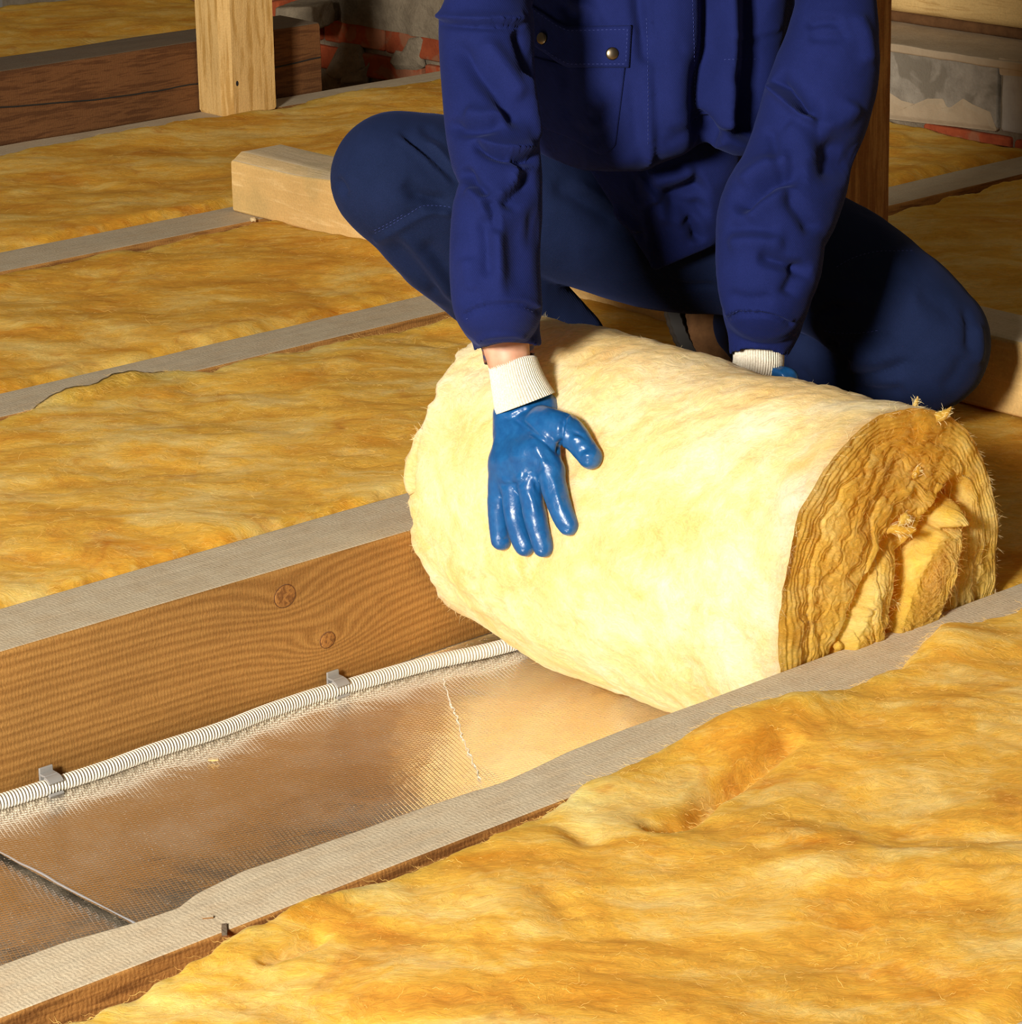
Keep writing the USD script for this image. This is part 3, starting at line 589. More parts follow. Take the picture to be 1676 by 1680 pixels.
def batt(label, x0, x1, yn, yf, step, seed, material, lift=0.004, amp=1.0, drop_n=0.022, drop_f=0.022, extra=None, fuzz=0, fuzz_len=0.012, fuzz_x=None, round_=0.035):
    xs = np.arange(x0, x1 + step, step); N = len(xs)
    yn_ = np.interp(xs, *yn) if isinstance(yn, tuple) else np.full(N, yn)
    yf_ = np.interp(xs, *yf) if isinstance(yf, tuple) else np.full(N, yf)
    ed = lambda s: 0.019 * (fbm(np.stack([xs * 28, xs * 0 + s, xs * 0], 1), 4, seed + s) - 0.5)
    yn_, yf_ = yn_ + ed(3), yf_ + ed(5)
    M = int(0.66 / step) + 1; t = np.linspace(0, 1, M)
    Y = yn_[:, None] + (yf_ - yn_)[:, None] * t; X = np.repeat(xs[:, None], M, 1)
    en, ef = Y - yn_[:, None], yf_[:, None] - Y
    dn = np.interp(xs, *drop_n) if isinstance(drop_n, tuple) else drop_n
    df = np.interp(xs, *drop_f) if isinstance(drop_f, tuple) else drop_f
    q = lambda e: (1 - smooth01(e / round_)) ** 1.6
    Z = HJ + lift + wool_height(X, Y, seed, amp) - np.reshape(dn, (-1, 1)) * q(en) - np.reshape(df, (-1, 1)) * q(ef)
    if extra is not None: Z = Z + extra(X, Y)
    zn, zf = np.minimum(0.02, 0), 0
    side = lambda col, yy, sgn: [np.stack([xs, yy + sgn * 0.006 * (noise(np.stack([xs * 60, xs * 0 + c, xs * 0], 1), seed) - 0.5), Z[:, col] * (1 - c) + (ZF + 0.002) * c], 1) for c in (0.15, 0.4, 0.7, 1.0)]
    top = [np.stack([X[:, j], Y[:, j], Z[:, j]], 1) for j in range(M)]
    # walls lean inwards below the joist tops so that they never cut the joists
    yn_w, yf_w = np.maximum(yn_, yn_), yf_
    rings = np.stack(side(0, np.maximum(yn_, batt.bay[0] + 0.012), 1)[::-1] + top + side(M - 1, np.minimum(yf_, batt.bay[1] - 0.012), -1), 1)
    o = obj('insulation_batt', tube_mesh(rings), material, smooth=True); tag(o, label, 'insulation')
    if fuzz:
        fx = fuzz_x or (x0, x1); r = np.random.default_rng(seed + 99); K = fuzz
        px = r.uniform(fx[0], fx[1], K); tt = np.where(r.random(K) < 0.35, np.where(r.random(K) < 0.5, 1 - np.abs(r.normal(0, 0.02, K)), np.abs(r.normal(0, 0.02, K))), r.random(K)); tt = np.clip(tt, 0, 1)
        i = np.clip(((px - x0) / step).astype(int), 0, N - 2); j = np.clip((tt * (M - 1)).astype(int), 0, M - 2)
        base = np.stack([X[i, j], Y[i, j], Z[i, j]], 1)
        ang = r.normal(-0.72, 0.7, K); up = np.abs(r.normal(0.16, 0.2, K)); d = np.stack([np.cos(ang), np.sin(ang), up], 1) * np.where(r.random(K) < 0.5, 1, -1)[:, None]; d[:, 2] = up
        ln = fuzz_len * r.uniform(0.4, 1.3, K); bend = r.normal(0, 0.35, (K, 3)); s = np.linspace(0, 1, 5)
        st = base[:, None] - [0, 0, 0.0015] + d[:, None] * (ln[:, None] * s)[..., None] + bend[:, None] * (ln[:, None] * s ** 2)[..., None] * 0.8
        st[:, 3:, 2] -= 0.25 * ln[:, None]
        fb = curves('loose_fibre', st, r.uniform(0.0001, 0.00026, K), fibre, o)
    return o
def pxl(pts, z=HJ):                         # traced outline of a wool edge, as (x, y) on the joist tops
    P = np.array([onz(p, z)[:2] for p in pts]); P = P[np.argsort(P[:, 0])]; return (P[:, 0], P[:, 1])

# front bay: its far edge laps over the joist on the right
eA = pxl([(165, 1640), (231, 1602), (301, 1579), (341, 1557), (371, 1541), (481, 1492), (576, 1452), (652, 1422), (797, 1366), (843, 1342), (894, 1322), (929, 1294), (972, 1272), (1037, 1236), (1080, 1222), (1123, 1197), (1160, 1180), (1207, 1172), (1282, 1167), (1306, 1153), (1358, 1133), (1451, 1105), (1504, 1070), (1527, 1041), (1574, 1029), (1632, 1013), (1676, 999)])
eA = (np.concatenate([[0.5], eA[0], [3.6]]), np.concatenate([[1.972], eA[1], [2.03]]))
def front_lumps(X, Y):
    Z = np.zeros_like(X)
    for (u, v, su, sv, h) in ((1215, 1215, .09, .035, .028), (1330, 1180, .05, .02, .018), (560, 1500, .06, .03, .012), (1560, 1080, .10, .05, .022), (460, 1525, .05, .02, .014), (1000, 1300, .07, .03, .012)):
        c = onz((u, v), HJ); Z += h * np.exp(-(((X - c[0]) / su) ** 2 + ((Y - c[1]) / sv) ** 2))
    for pts, w, h in (([(1085, 1335), (1130, 1312), (1165, 1270), (1230, 1232), (1290, 1195)], 0.012, 0.020), ([(940, 1340), (962, 1362)], 0.016, 0.008), ([(895, 1445), (930, 1480)], 0.018, 0.006), ([(440, 1560), (520, 1518)], 0.010, 0.012), ([(1085, 1335), (1110, 1322)], 0.012, 0.014)):
        P = np.array([onz(p, HJ + .02)[:2] for p in pts]); dist = np.full(X.shape, 9.0)
        for a, b in zip(P[:-1], P[1:]):
            d = b - a; q = np.clip(((X - a[0]) * d[0] + (Y - a[1]) * d[1]) / (d @ d), 0, 1); dist = np.minimum(dist, np.hypot(X - a[0] - q * d[0], Y - a[1] - q * d[1]))
        Z -= h * np.exp(-(dist / w) ** 2)
    return Z
batt.bay = (1.402, 1.982)
batt('broad strip of yellow mineral wool filling the whole foreground', 0.55, 3.4, 1.415, eA, 0.0036, 10, wool, lift=0.008, amp=1.25, drop_f=([0.5, 1.55, 1.75, 3.5], [0.052, 0.048, 0.030, 0.022]), extra=front_lumps, fuzz=22000, fuzz_len=0.010, fuzz_x=(1.0, 2.75))
batt.bay = (0.5, 1.305)
batt('sliver of yellow mineral wool in front of the nearest bottom right joist', 0.55, 3.0, 0.66, 1.28, 0.012, 18, wool, fuzz=0)
batt.bay = (2.065, 2.705)
batt('yellow mineral wool already unrolled behind the roll, under the kneeling leg', 2.525, XW - 0.02, 2.055, 2.712, 0.0055, 12, wool_b, lift=-0.004, amp=0.9, fuzz=5000, fuzz_x=(2.45, 3.2))
batt.bay = (2.825, 3.482)
eBf = pxl([(0, 688), (70, 672), (146, 655), (209, 634), (235, 625), (275, 610), (300, 612), (330, 612), (376, 594), (500, 566), (627, 538), (700, 529)])
batt('yellow mineral wool strip behind the knotty joist, crossed by the worker\'s right shin', 1.2, XW - 0.02, 2.822, (np.concatenate([[1.0], eBf[0], [4.6]]), np.concatenate([[3.47], eBf[1], [3.47]])), 0.005, 13, wool, amp=1.1, lift=0.006, drop_f=([1, 2.05, 2.18, 2.3, 2.42, 4], [.04, .035, -.012, -.012, .018, .02]), fuzz=14000, fuzz_x=(1.55, 3.0))
batt.bay = (3.588, 4.213)
eCf = pxl([(0, 447), (110, 428), (184, 420), (251, 430), (292, 416), (355, 392), (418, 368)])
dipx = [onz((u, 425), HJ)[0] for u in (60, 184, 251, 330, 420)]
batt('middle strip of yellow mineral wool running under the loose pine timber', 1.5, XW - 0.02, 3.588, 4.208, 0.006, 14, wool_b, amp=1.1, lift=0.004, drop_f=([1.5] + dipx + [4.5], [.02, .022, .05, .075, .045, .015, .02]), fuzz=7000, fuzz_x=(2.0, 3.3), round_=0.05)
batt.bay = (4.335, 5.040)
batt('far strip of yellow mineral wool between the loose timber end and the yellow post', 1.9, XW - 0.02, 4.338, 5.060, 0.007, 15, wool_b, amp=1.0, lift=0.006, drop_f=([1.9, 3.2, 3.6, 4.5], [.03, .03, .012, .012]), fuzz=5000, fuzz_x=(2.5, 4.4), fuzz_len=0.012)
batt.bay = (5.29, 6.68)
batt('dim strip of mineral wool behind the dark old beam', 2.4, 4.46, ([2.3, 3.80, 3.92, 4.30, 4.5], [5.30, 5.30, 5.85, 5.95, 6.0]), 6.66, 0.012, 16, wool_b, lift=0.01)
# a torn tuft lying on the third joist
def tuft(name, c, size, n, label, seed, material=fibre, flat=0.5, parent=None, count=None, lean=(0, 0, 0)):
    r = np.random.default_rng(seed); b = trimesh.creation.icosphere(4, 1.0); w = np.asarray(b.vertices)
    b.vertices = w * (1 + 0.55 * (fbm(w * 2.3 + seed, 4, seed)[:, None] - 0.5) * 2) * np.array(size) + c
    return b

# ------------------------------------------------------------------ the roll of mineral wool
RX0, RZ0, RY0, RY1 = 2.352, 0.1875, 2.070, 2.700
roll = empty('insulation_roll', (RX0, (RY0 + RY1) / 2, 0.0)); tag(roll, 'big cream-yellow roll of mineral wool pressed down by the blue-gloved hand', 'insulation roll')
RO = np.array([RX0, (RY0 + RY1) / 2, 0.0])
def roll_base(th, s):
    """radius of the roll at angle th (0 = +x, pi/2 = up), s from 0 at the right end to 1 at the left."""
    c, sn = np.cos(th), np.sin(th)
    a, b = 0.182, 0.2175
    r = 1 / np.sqrt((c / a) ** 2 + (sn / b) ** 2)
    r = r * (1 + 0.035 * np.exp(-((np.mod(th + 2.6 + np.pi, 2 * np.pi) - np.pi) / 0.5) ** 2))            # slumped lower front
    r = r * (1 - 0.042 * np.sin(np.pi * np.clip(s, 0, 1)) ** 0.8 * smooth01((sn + 0.1) / 0.9))
    r = r * (1 - 0.080 * smooth01((s - 0.80) / 0.2) - 0.012 * smooth01((0.06 - s) / 0.06))
    return r
nth, ny = 400, 190
TH = np.linspace(0, 2 * np.pi, nth, endpoint=False); SS = np.linspace(0, 1, ny)
T2, S2 = np.meshgrid(TH, SS)
R2 = roll_base(T2, S2)
Q = np.stack([np.cos(T2) * R2, S2 * (RY1 - RY0), np.sin(T2) * R2], -1)
wq = noise(Q * 6, 61)[..., None] * np.array([0.1, 0.1, 0.1])
R2 = R2 + 0.022 * (fbm(Q * np.array([5, 7, 5]) + wq, 3, 62) - 0.5) + 0.010 * (ridged((Q + wq) * np.array([9, 16, 9]), 4, 63) - 0.72) + 0.004 * (ridged((Q + wq) * np.array([30, 60, 30]), 3, 64) - 0.7)
endn = 0.010 * (fbm(np.stack([np.cos(T2[0]) * 4, np.sin(T2[0]) * 4, T2[0] * 0], -1), 4, 66) - 0.5) * 2; endl = 0.028 * (fbm(np.stack([np.cos(T2[0]) * 3.5, np.sin(T2[0]) * 3.5, T2[0] * 0], -1), 6, 67) - 0.5) * 2
YY = RY0 + S2 * (RY1 - RY0) + endn[None] * (1 - smooth01(S2 / 0.1)) * 0.6 + endl[None] * smooth01((S2 - 0.8) / 0.2)
ZZ = np.maximum(RZ0 + np.sin(T2) * R2, ZF + 0.006 + 0.0 * T2)
body = np.stack([RX0 + np.cos(T2) * R2, YY, ZZ], -1)
# left end: closed with a shallow crumpled disc
capL = []
for f_ in np.linspace(0.985, 0.02, 24):
    c = np.array([RX0, RY1 - 0.02, RZ0]); rg = c + (body[-1] - c) * f_; rg[:, 1] = body[-1][:, 1] * f_ + (1 - f_) * (RY1 - 0.02) + 0.004 - 0.03 * (ridged(rg * 26, 3, 68) - 0.7) * (1 - f_ ** 6); capL.append(rg)
inn = []
for f_ in (0.5, 0.9, 0.985):
    c = np.array([RX0, RY0 + 0.06, RZ0]); rg = c + (body[0] - c) * f_; rg[:, 1] = RY0 + 0.06 - 0.045 * (f_ > 0.95); inn.append(rg)
rings = np.concatenate([np.array(inn), body, np.array(capL)], 0) - RO
o = obj('wrapped_layer', tube_mesh(rings), wool_roll, roll, smooth=55)
# right end: the wound layers, crumpled, each standing proud or sunk
nr, nt = 250, 560
RR, TT = np.meshgrid(np.linspace(0, 1, nr), np.linspace(0, 2 * np.pi, nt, endpoint=False), indexing='ij')
core = np.array([0.045, 0.015])                                        # the eye of the spiral sits off centre
bx = np.interp(TT.ravel(), np.append(TH, 2 * np.pi), np.append(body[0, :, 0], body[0, 0, 0])).reshape(TT.shape) - RX0
bz = np.interp(TT.ravel(), np.append(TH, 2 * np.pi), np.append(body[0, :, 2], body[0, 0, 2])).reshape(TT.shape) - RZ0
bxo, bzo = bx, bz
X3 = core[0] + (bxo - core[0]) * RR; Z3 = core[1] + (bzo - core[1]) * RR
P3 = np.stack([X3, Z3, X3 * 0], -1)
cr = smooth01((0.97 - RR) / 0.25) * (0.35 + 0.65 * smooth01((RR - 0.05) / 0.3))
w1 = fbm(P3 * 16, 4, 71) - 0.5; w2 = fbm(P3 * 42 + 5, 3, 72) - 0.5
lay = RR * 11 + TT / (2 * np.pi) + cr * (4.2 * w1 + 1.4 * w2)
li = np.floor(lay); lf = lay - li
hgt = (noise(np.stack([li * 1.37, TT * 0 + 0.5, TT * 0], -1), 73) - 0.5)
prof = np.sqrt(np.clip(1 - (2 * lf - 1) ** 2, 0, 1))
fine = np.sin(lay * 2 * np.pi * 3.0 + 4 * w2)
DEP = 0.0026 * prof * (0.5 + 0.5 * cr) + 0.0005 * fine + 0.0045 * (fbm(P3 * 60 + 9, 4, 76) - 0.5) * cr + 0.010 * hgt * smooth01((0.95 - RR) / 0.2) + 0.012 * w1 + 0.003 * (fbm(P3 * 90, 3, 75) - 0.5)
# the loose inner tongue: a pale oval slab standing out between deep slits
cosr, sinr = math.cos(-0.95), math.sin(-0.95)
def oval(cx, cz, a, b, ang):
    dx, dz = X3 - cx, Z3 - cz; e1 = dx * math.cos(ang) + dz * math.sin(ang); e2 = -dx * math.sin(ang) + dz * math.cos(ang); return np.sqrt((e1 / a) ** 2 + (e2 / b) ** 2)
ov = oval(0.043, -0.005, 0.105, 0.038, 1.02)
DEP += 0.016 * (1 - smooth01((ov - 0.75) / 0.3)) - 0.030 * np.exp(-((ov - 1.15) / 0.13) ** 2)
ov2 = oval(-0.060, -0.045, 0.12, 0.030, 1.05); DEP += 0.012 * (1 - smooth01((ov2 - 0.6) / 0.4)) - 0.014 * np.exp(-((ov2 - 1.15) / 0.15) ** 2)
ov3 = oval(0.088, 0.080, 0.025, 0.016, 0.0); DEP += 0.012 * (1 - smooth01((ov3 - 0.6) / 0.4)) - 0.014 * np.exp(-((ov3 - 1.2) / 0.2) ** 2)
DEP *= smooth01((1 - RR) / 0.04)
y_in = np.interp(TT.ravel(), np.append(TH, 2 * np.pi), np.append(body[0, :, 1], body[0, 0, 1])).reshape(TT.shape)
y_in = RY0 + (y_in - RY0) * smooth01((RR - 0.6) / 0.4)
E3 = np.stack([RX0 + X3, y_in + 0.004 * 0 - DEP, np.maximum(RZ0 + Z3, ZF + 0.005)], -1)
v = E3.reshape(-1, 3); f = quads_to_tris(grid_faces(nr, nt, closed_m=True)); t = trimesh.Trimesh(v - RO, f, process=False)
if vnormals(t)[len(v) // 2][1] > 0: t.invert()
obj('cut_end', t, wool_end, roll, smooth=True)
# ragged fibres along the cut rims, on the faces and the outside
def strands(base, dirs, ln, r, k=5, curl=0.5, sag=0.2):
    s = np.linspace(0, 1, k); bend = r.normal(0, curl, base.shape)
    st = base[:, None] + dirs[:, None] * (ln[:, None] * s)[..., None] + bend[:, None] * (ln[:, None] * s ** 2)[..., None]
    st[..., 2] -= sag * ln[:, None] * s ** 2; return st
r = np.random.default_rng(81)
K = 9000; i = r.integers(0, nth, K); j = np.where(r.random(K) < 0.45, np.abs(r.normal(0, 4.0, K)).astype(int), np.where(r.random(K) < 0.5, ny - 1 - np.abs(r.normal(0, 5, K)).astype(int), r.integers(0, ny, K))); j = np.clip(j, 0, ny - 1)
b0 = body[j, i]; nrm = np.stack([np.cos(TH[i]), np.where(j < 8, -0.5, np.where(j > ny - 12, 0.6, 0)), np.sin(TH[i])], 1)
tang = np.stack([-np.sin(TH[i]), r.normal(0, 0.6, K), np.cos(TH[i])], 1) * np.where(r.random(K) < 0.5, 1, -1)[:, None]
d = tang + nrm * np.abs(r.normal(0.25, 0.25, K))[:, None]
st = strands(b0 - nrm * 0.002, d, 0.005 * r.uniform(0.3, 1.5, K), r)
st = st[st[..., 2].min(1) > ZF + 0.004]; curves('loose_fibre', st - RO, r.uniform(0.00008, 0.00022, len(st)), fibre_pale, roll)
K = 14000; i = r.integers(4, nr, K); j = r.integers(0, nt, K); b0 = E3[i, j]
d = np.stack([r.normal(0, 0.9, K), -np.abs(r.normal(0.22, 0.2, K)), r.normal(0, 0.9, K)], 1)
st = strands(b0 + [0, 0.0015, 0], d, 0.005 * r.uniform(0.3, 1.5, K), r); curves('loose_fibre', st[st[..., 2].min(1) > 0.15] - RO, r.uniform(0.00008, 0.0002, int((st[..., 2].min(1) > 0.15).sum())), fibre, roll)
def flap(name, px_pts, depth_pts, widths, parent, material, off, thick=0.004, seed=0):
    """a torn tongue of wool: a tapering strip following a traced line."""
    c = np.array([at(u, v_, t_) for (u, v_), t_ in zip(px_pts, depth_pts)]); s = np.linspace(0, 1, len(c)); q = np.linspace(0, 1, 24)
    c = PchipInterpolator(s, c)(q); w = np.interp(q, s, widths); _, a, b = frames(c); th = np.linspace(0, 2 * np.pi, 16, endpoint=False)
    n_ = 1 + 0.5 * (fbm(np.stack([q[:, None] * 9 + 0 * th, np.cos(th)[None] * 1.5 + 0 * q[:, None], np.sin(th)[None] + seed + 0 * q[:, None]], -1), 3, seed) - 0.5) * 2
    view = c - CAM; view /= np.linalg.norm(view, axis=1, keepdims=True); tt = np.gradient(c, axis=0); side = np.cross(tt, view); side /= np.linalg.norm(side, axis=1, keepdims=True); nn = np.cross(side, tt); nn /= np.linalg.norm(nn, axis=1, keepdims=True)
    P = c[:, None] + n_[..., None] * (w[:, None, None] * np.cos(th)[None, :, None] * side[:, None] + (np.minimum(thick, w))[:, None, None] * np.sin(th)[None, :, None] * nn[:, None])
    o = obj(name, tube_mesh(P - off), material, parent, smooth=True)
    r = np.random.default_rng(seed + 5); K = 60; i = r.integers(2, 20, K); b0 = P[i, r.integers(0, 16, K)]; d = tt[i] / np.linalg.norm(tt[i], axis=1, keepdims=True) + side[i] * r.normal(0, 0.7, K)[:, None]
    curves('loose_fibre', strands(b0, d, 0.005 * r.uniform(0.4, 1.2, K), r) - off, np.full(K, 0.0003), fibre_pale, parent)
dR = lambda u, v_: float((ony((u, v_), RY0 + 0.012) - CAM) @ FW)
flap('torn_tongue', [(1494, 690), (1497, 676), (1502, 662), (1505, 650)], [dR(1494, 690)] * 4, [0.0045, 0.003, 0.0022, 0.0008], roll, wool, RO, seed=1)
flap('torn_tongue', [(1502, 682), (1530, 686), (1548, 680), (1560, 667)], [dR(1502, 686)] * 4, [0.003, 0.006, 0.005, 0.0006], roll, wool, RO, seed=2)
flap('torn_tongue', [(1453, 872), (1470, 868), (1487, 871), (1502, 869)], [dR(1470, 868) - 0.03] * 4, [0.003, 0.006, 0.004, 0.002], roll, wool, RO, seed=3)
flap('torn_tongue', [(1476, 862), (1484, 850), (1490, 858)], [dR(1484, 855) - 0.025] * 3, [0.003, 0.006, 0.002], roll, wool_end, RO, seed=4)
flap('torn_tongue', [(1495, 784), (1503, 774), (1509, 766)], [dR(1503, 774) - 0.02] * 3, [0.003, 0.004, 0.002], roll, wool, RO, seed=6)
flap('torn_tongue', [(1450, 992), (1462, 989), (1475, 992)], [dR(1460, 990) - 0.02] * 3, [0.002, 0.004, 0.001], roll, wool, RO, seed=7)
dL = float((ony((690, 760), RY1 - 0.005) - CAM) @ FW)
flap('torn_tongue', [(682, 808), (677, 785), (684, 745), (694, 706), (698, 702)], [dL] * 5, [0.010, 0.012, 0.010, 0.005, 0.001], roll, wool_roll, RO, seed=8, thick=0.006)
flap('torn_tongue', [(694, 720), (686, 716), (677, 722)], [dL] * 3, [0.004, 0.003, 0.001], roll, wool, RO, seed=9)
flap('torn_tongue', [(762, 640), (772, 618), (777, 600), (786, 604)], [dL + .02] * 4, [0.007, 0.007, 0.004, 0.001], roll, wool, RO, seed=10)
b = trimesh.creation.icosphere(3, 1.0); w = np.asarray(b.vertices); c0 = onz((1374, 1060), HJ + 0.005); b.vertices = w * (1 + 0.5 * (fbm(w * 2 + 3, 3, 5)[:, None] - 0.5)) * 0.005 + c0; obj('wool_pill', b, wool, roll and None, smooth=True)
tag(stage.GetPrimAtPath('/World/wool_pill'), 'tiny pale ball of wool fluff at the roll\'s foot on the joist', 'wool fluff')

# ------------------------------------------------------------------ foil, conduit, clips
def foil_sheet(x0f, x1f, label, seed, z0, step=0.006, y0=2.05, y1=2.7):
    ys = np.concatenate([np.arange(y0, y1 - 0.06, step), y1 - 0.06 + 0.058 * np.sin(np.linspace(0, np.pi / 2, 14)), np.full(3, y1 - 0.002)])
    zs = np.concatenate([np.zeros(len(ys) - 17), 0.011 * (1 - np.cos(np.linspace(0, np.pi / 2, 14))), [0.0115, 0.0118, 0.012]])
    xa, xb = x0f(ys), x1f(ys); n = int((xb - xa).max() / step); s = np.linspace(0, 1, n)
    X = xa[None] + (xb - xa)[None] * s[:, None]; Y = np.repeat(ys[None], n, 0); Z = np.repeat(zs[None], n, 0) + z0 + ZF
    Z = Z + 0.0016 * (fbm(np.stack([X * 14, Y * 9, Z * 0], -1), 3, seed) - 0.5) * 2 + 0.0
    t = trimesh.Trimesh(np.stack([X, Y, Z], -1).reshape(-1, 3), quads_to_tris(grid_faces(n, len(ys))), process=False)
    if vnormals(t)[:, 2].mean() < 0: t.invert()
    d = np.array(t.vertices); low = t.copy(); low.vertices = d - vnormals(t) * 0.0004; low.invert()
    o = obj('foil_sheet', trimesh.util.concatenate([t, low]), foil_m, smooth=True); tag(o, label, 'foil'); return o, lambda x, y: z0
sl = np.array([onz(p, ZF + 0.004)[:2] for p in [(0, 1400), (60, 1437), (110, 1462), (165, 1488), (215, 1515), (300, 1560)]])
cs = np.polyfit(sl[:, 1], sl[:, 0], 2)
edge = lambda y: np.polyval(cs, np.clip(y, sl[:, 1].min() - 0.05, sl[:, 1].max() + 0.02))
foil_sheet(lambda y: edge(y) - 0.0, lambda y: 0 * y + 2.46, 'large sheet of silver foil between the knotty joist and the roll', 31, 0.004)
foil_sheet(lambda y: 0 * y + 0.5, lambda y: edge(y) + 0.06, 'dusty foil sheet in the bottom left corner, its lip over a diagonal seam', 32, 0.0)
ye = np.linspace(2.06, 2.68, 60)
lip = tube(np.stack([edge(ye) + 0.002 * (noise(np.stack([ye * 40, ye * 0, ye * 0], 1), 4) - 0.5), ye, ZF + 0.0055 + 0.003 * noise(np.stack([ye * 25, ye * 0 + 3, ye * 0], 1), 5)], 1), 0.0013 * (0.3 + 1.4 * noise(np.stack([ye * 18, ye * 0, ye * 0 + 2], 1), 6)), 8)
o = obj('foil_lip', lip, lip_glint_m, stage.GetPrimAtPath('/World/foil_sheet'), smooth=True); tag(o, 'crumpled lip along the seam, tinted pale for a reflected streak')
cre = np.array([onz(p, ZF + 0.005) for p in [(727, 1113), (733, 1135), (742, 1160), (750, 1178), (757, 1205), (768, 1232), (778, 1255), (789, 1280)]])
q = np.linspace(0, 1, 120); cc = PchipInterpolator(np.linspace(0, 1, len(cre)), cre)(q); cc[:, 0] += 0.004 * (noise(np.stack([q * 60, q * 0, q * 0], 1), 7) - 0.5); cc[:, 2] = ZF + 0.0048 + 0.001 * noise(np.stack([q * 80, q * 0, q * 0], 1), 8)
o = obj('foil_crease', tube(cc, 0.0008 * (0.1 + 1.5 * noise(np.stack([q * 70, q * 0, q * 0 + 1], 1), 9)), 6), knit_m, stage.GetPrimAtPath('/World/foil_sheet'), smooth=True); tag(o, 'pale rubbed crease across the foil')

cp = np.array([ony(p, 2.692) for p in [(-60, 1334), (0, 1316), (75, 1293), (175, 1261), (251, 1233), (351, 1201), (451, 1163), (501, 1146), (551, 1131), (602, 1116), (702, 1088), (802, 1066), (900, 1040)]])
s = np.concatenate([[0], np.cumsum(np.linalg.norm(np.diff(cp, axis=0), axis=1))]); cp = PchipInterpolator(s, cp)(np.linspace(0, s[-1], 60))
zmin = ZF + 0.0145
for i_ in np.flatnonzero(cp[:, 2] < zmin): d_ = cp[i_] - CAM; cp[i_] = CAM + d_ * (zmin - CAM[2]) / d_[2]      # rests on the foil
cp = np.vstack([[0.6, 2.692, cp[0, 2]], [0.9, 2.692, cp[0, 2]], cp, [cp[-1, 0] + 0.12, cp[-1, 1], cp[-1, 2]]])
s = np.concatenate([[0], np.cumsum(np.linalg.norm(np.diff(cp, axis=0), axis=1))]); L = s[-1]; pitch = 0.0040; n = int(L / pitch) * 6
sv = np.linspace(0, L, n); path = PchipInterpolator(s, cp)(sv); path[:, 1] += 0.001 * np.sin(sv * 7)
rad = 0.0082 + 0.0011 * np.clip(2.2 * np.sin(sv / pitch * 2 * np.pi), -1, 1)
o = obj('corrugated_conduit', tube(path, rad, 18), conduit_m, smooth=True); tag(o, 'ivory corrugated cable conduit along the foot of the knotty joist', 'conduit')
def clip(u, v_, label, z=None):
    c = ony((u, v_), 2.690); i = np.argmin(np.abs(path[:, 0] - c[0])); c = path[i]
    t = empty('conduit_clip', c); tag(t, label, 'pipe clip')
    w = 0.018
    obj('back_plate', moved(tri(rbox(w, 0.003, 0.040, 0.001)), (0, 0.0115, 0.0)), clip_m, t, smooth=40)
    for sgn, nm in ((1, 'jaw'), (-1, 'jaw')):
        a = np.radians(np.linspace(0, 62, 16)); ri, ro = 0.0098, 0.0125
        prof = [(ro * -math.sin(q_) , ro * math.cos(q_)) for q_ in a - math.radians(8)] + [(ri * -math.sin(q_), ri * math.cos(q_)) for q_ in (a - math.radians(8))[::-1]]
        import shapely.geometry as sg
        e = trimesh.creation.extrude_polygon(sg.Polygon(prof).buffer(0.0003), w, engine='earcut')
        P = np.asarray(e.vertices); e = trimesh.Trimesh(np.stack([P[:, 2] - w / 2, P[:, 0], sgn * P[:, 1]], 1), e.faces, process=False)
        if e.volume < 0: e.invert()
        obj(nm, e, clip_m, t, smooth=30)
        obj('jaw_arm', moved(tri(rbox(w, 0.012, 0.003, 0.001)), (0, 0.006, sgn * 0.0122)), clip_m, t, smooth=40)
clip(80, 1291, 'grey plastic conduit clip nearest the left edge of the picture')
clip(553, 1130, 'grey plastic conduit clip below the lower knot, halfway to the roll')
# wood crumbs and a splinter
def crumb(u, v_, z, size, m_, label, seed):
    c = onz((u, v_), z); b = tri(rbox(*size, r=min(size) * 0.25).refine_to_length(max(size) / 6)); w = np.asarray(b.vertices); b.vertices = w + vnormals(b) * ((noise(w * 300 + seed, seed) - 0.5) * min(size) * 0.5)[:, None]
    b.apply_transform(RZ(seed * 47 % 180)); b.apply_translation((c[0], c[1], z + min(size) * 0.4)); o = obj('wood_crumb', b, m_, smooth=40); tag(o, label, 'debris')
crumb(350, 1247, ZF + 0.006, (0.012, 0.007, 0.002), timber_wood, 'pale wood chip on the foil just below the conduit', 3)
crumb(368, 1527, HJ, (0.024, 0.005, 0.0016), dark_wood, 'dark splinter on the near edge of the nearest joist', 5)
crumb(341, 1506, HJ, (0.010, 0.004, 0.0016), joist_wood, 'small brown flake on the nearest joist above the dark splinter', 7)
crumb(415, 362, HJ, (0.012, 0.009, 0.006), wool_roll, 'pale crumb beside the cut end of the loose timber', 9)
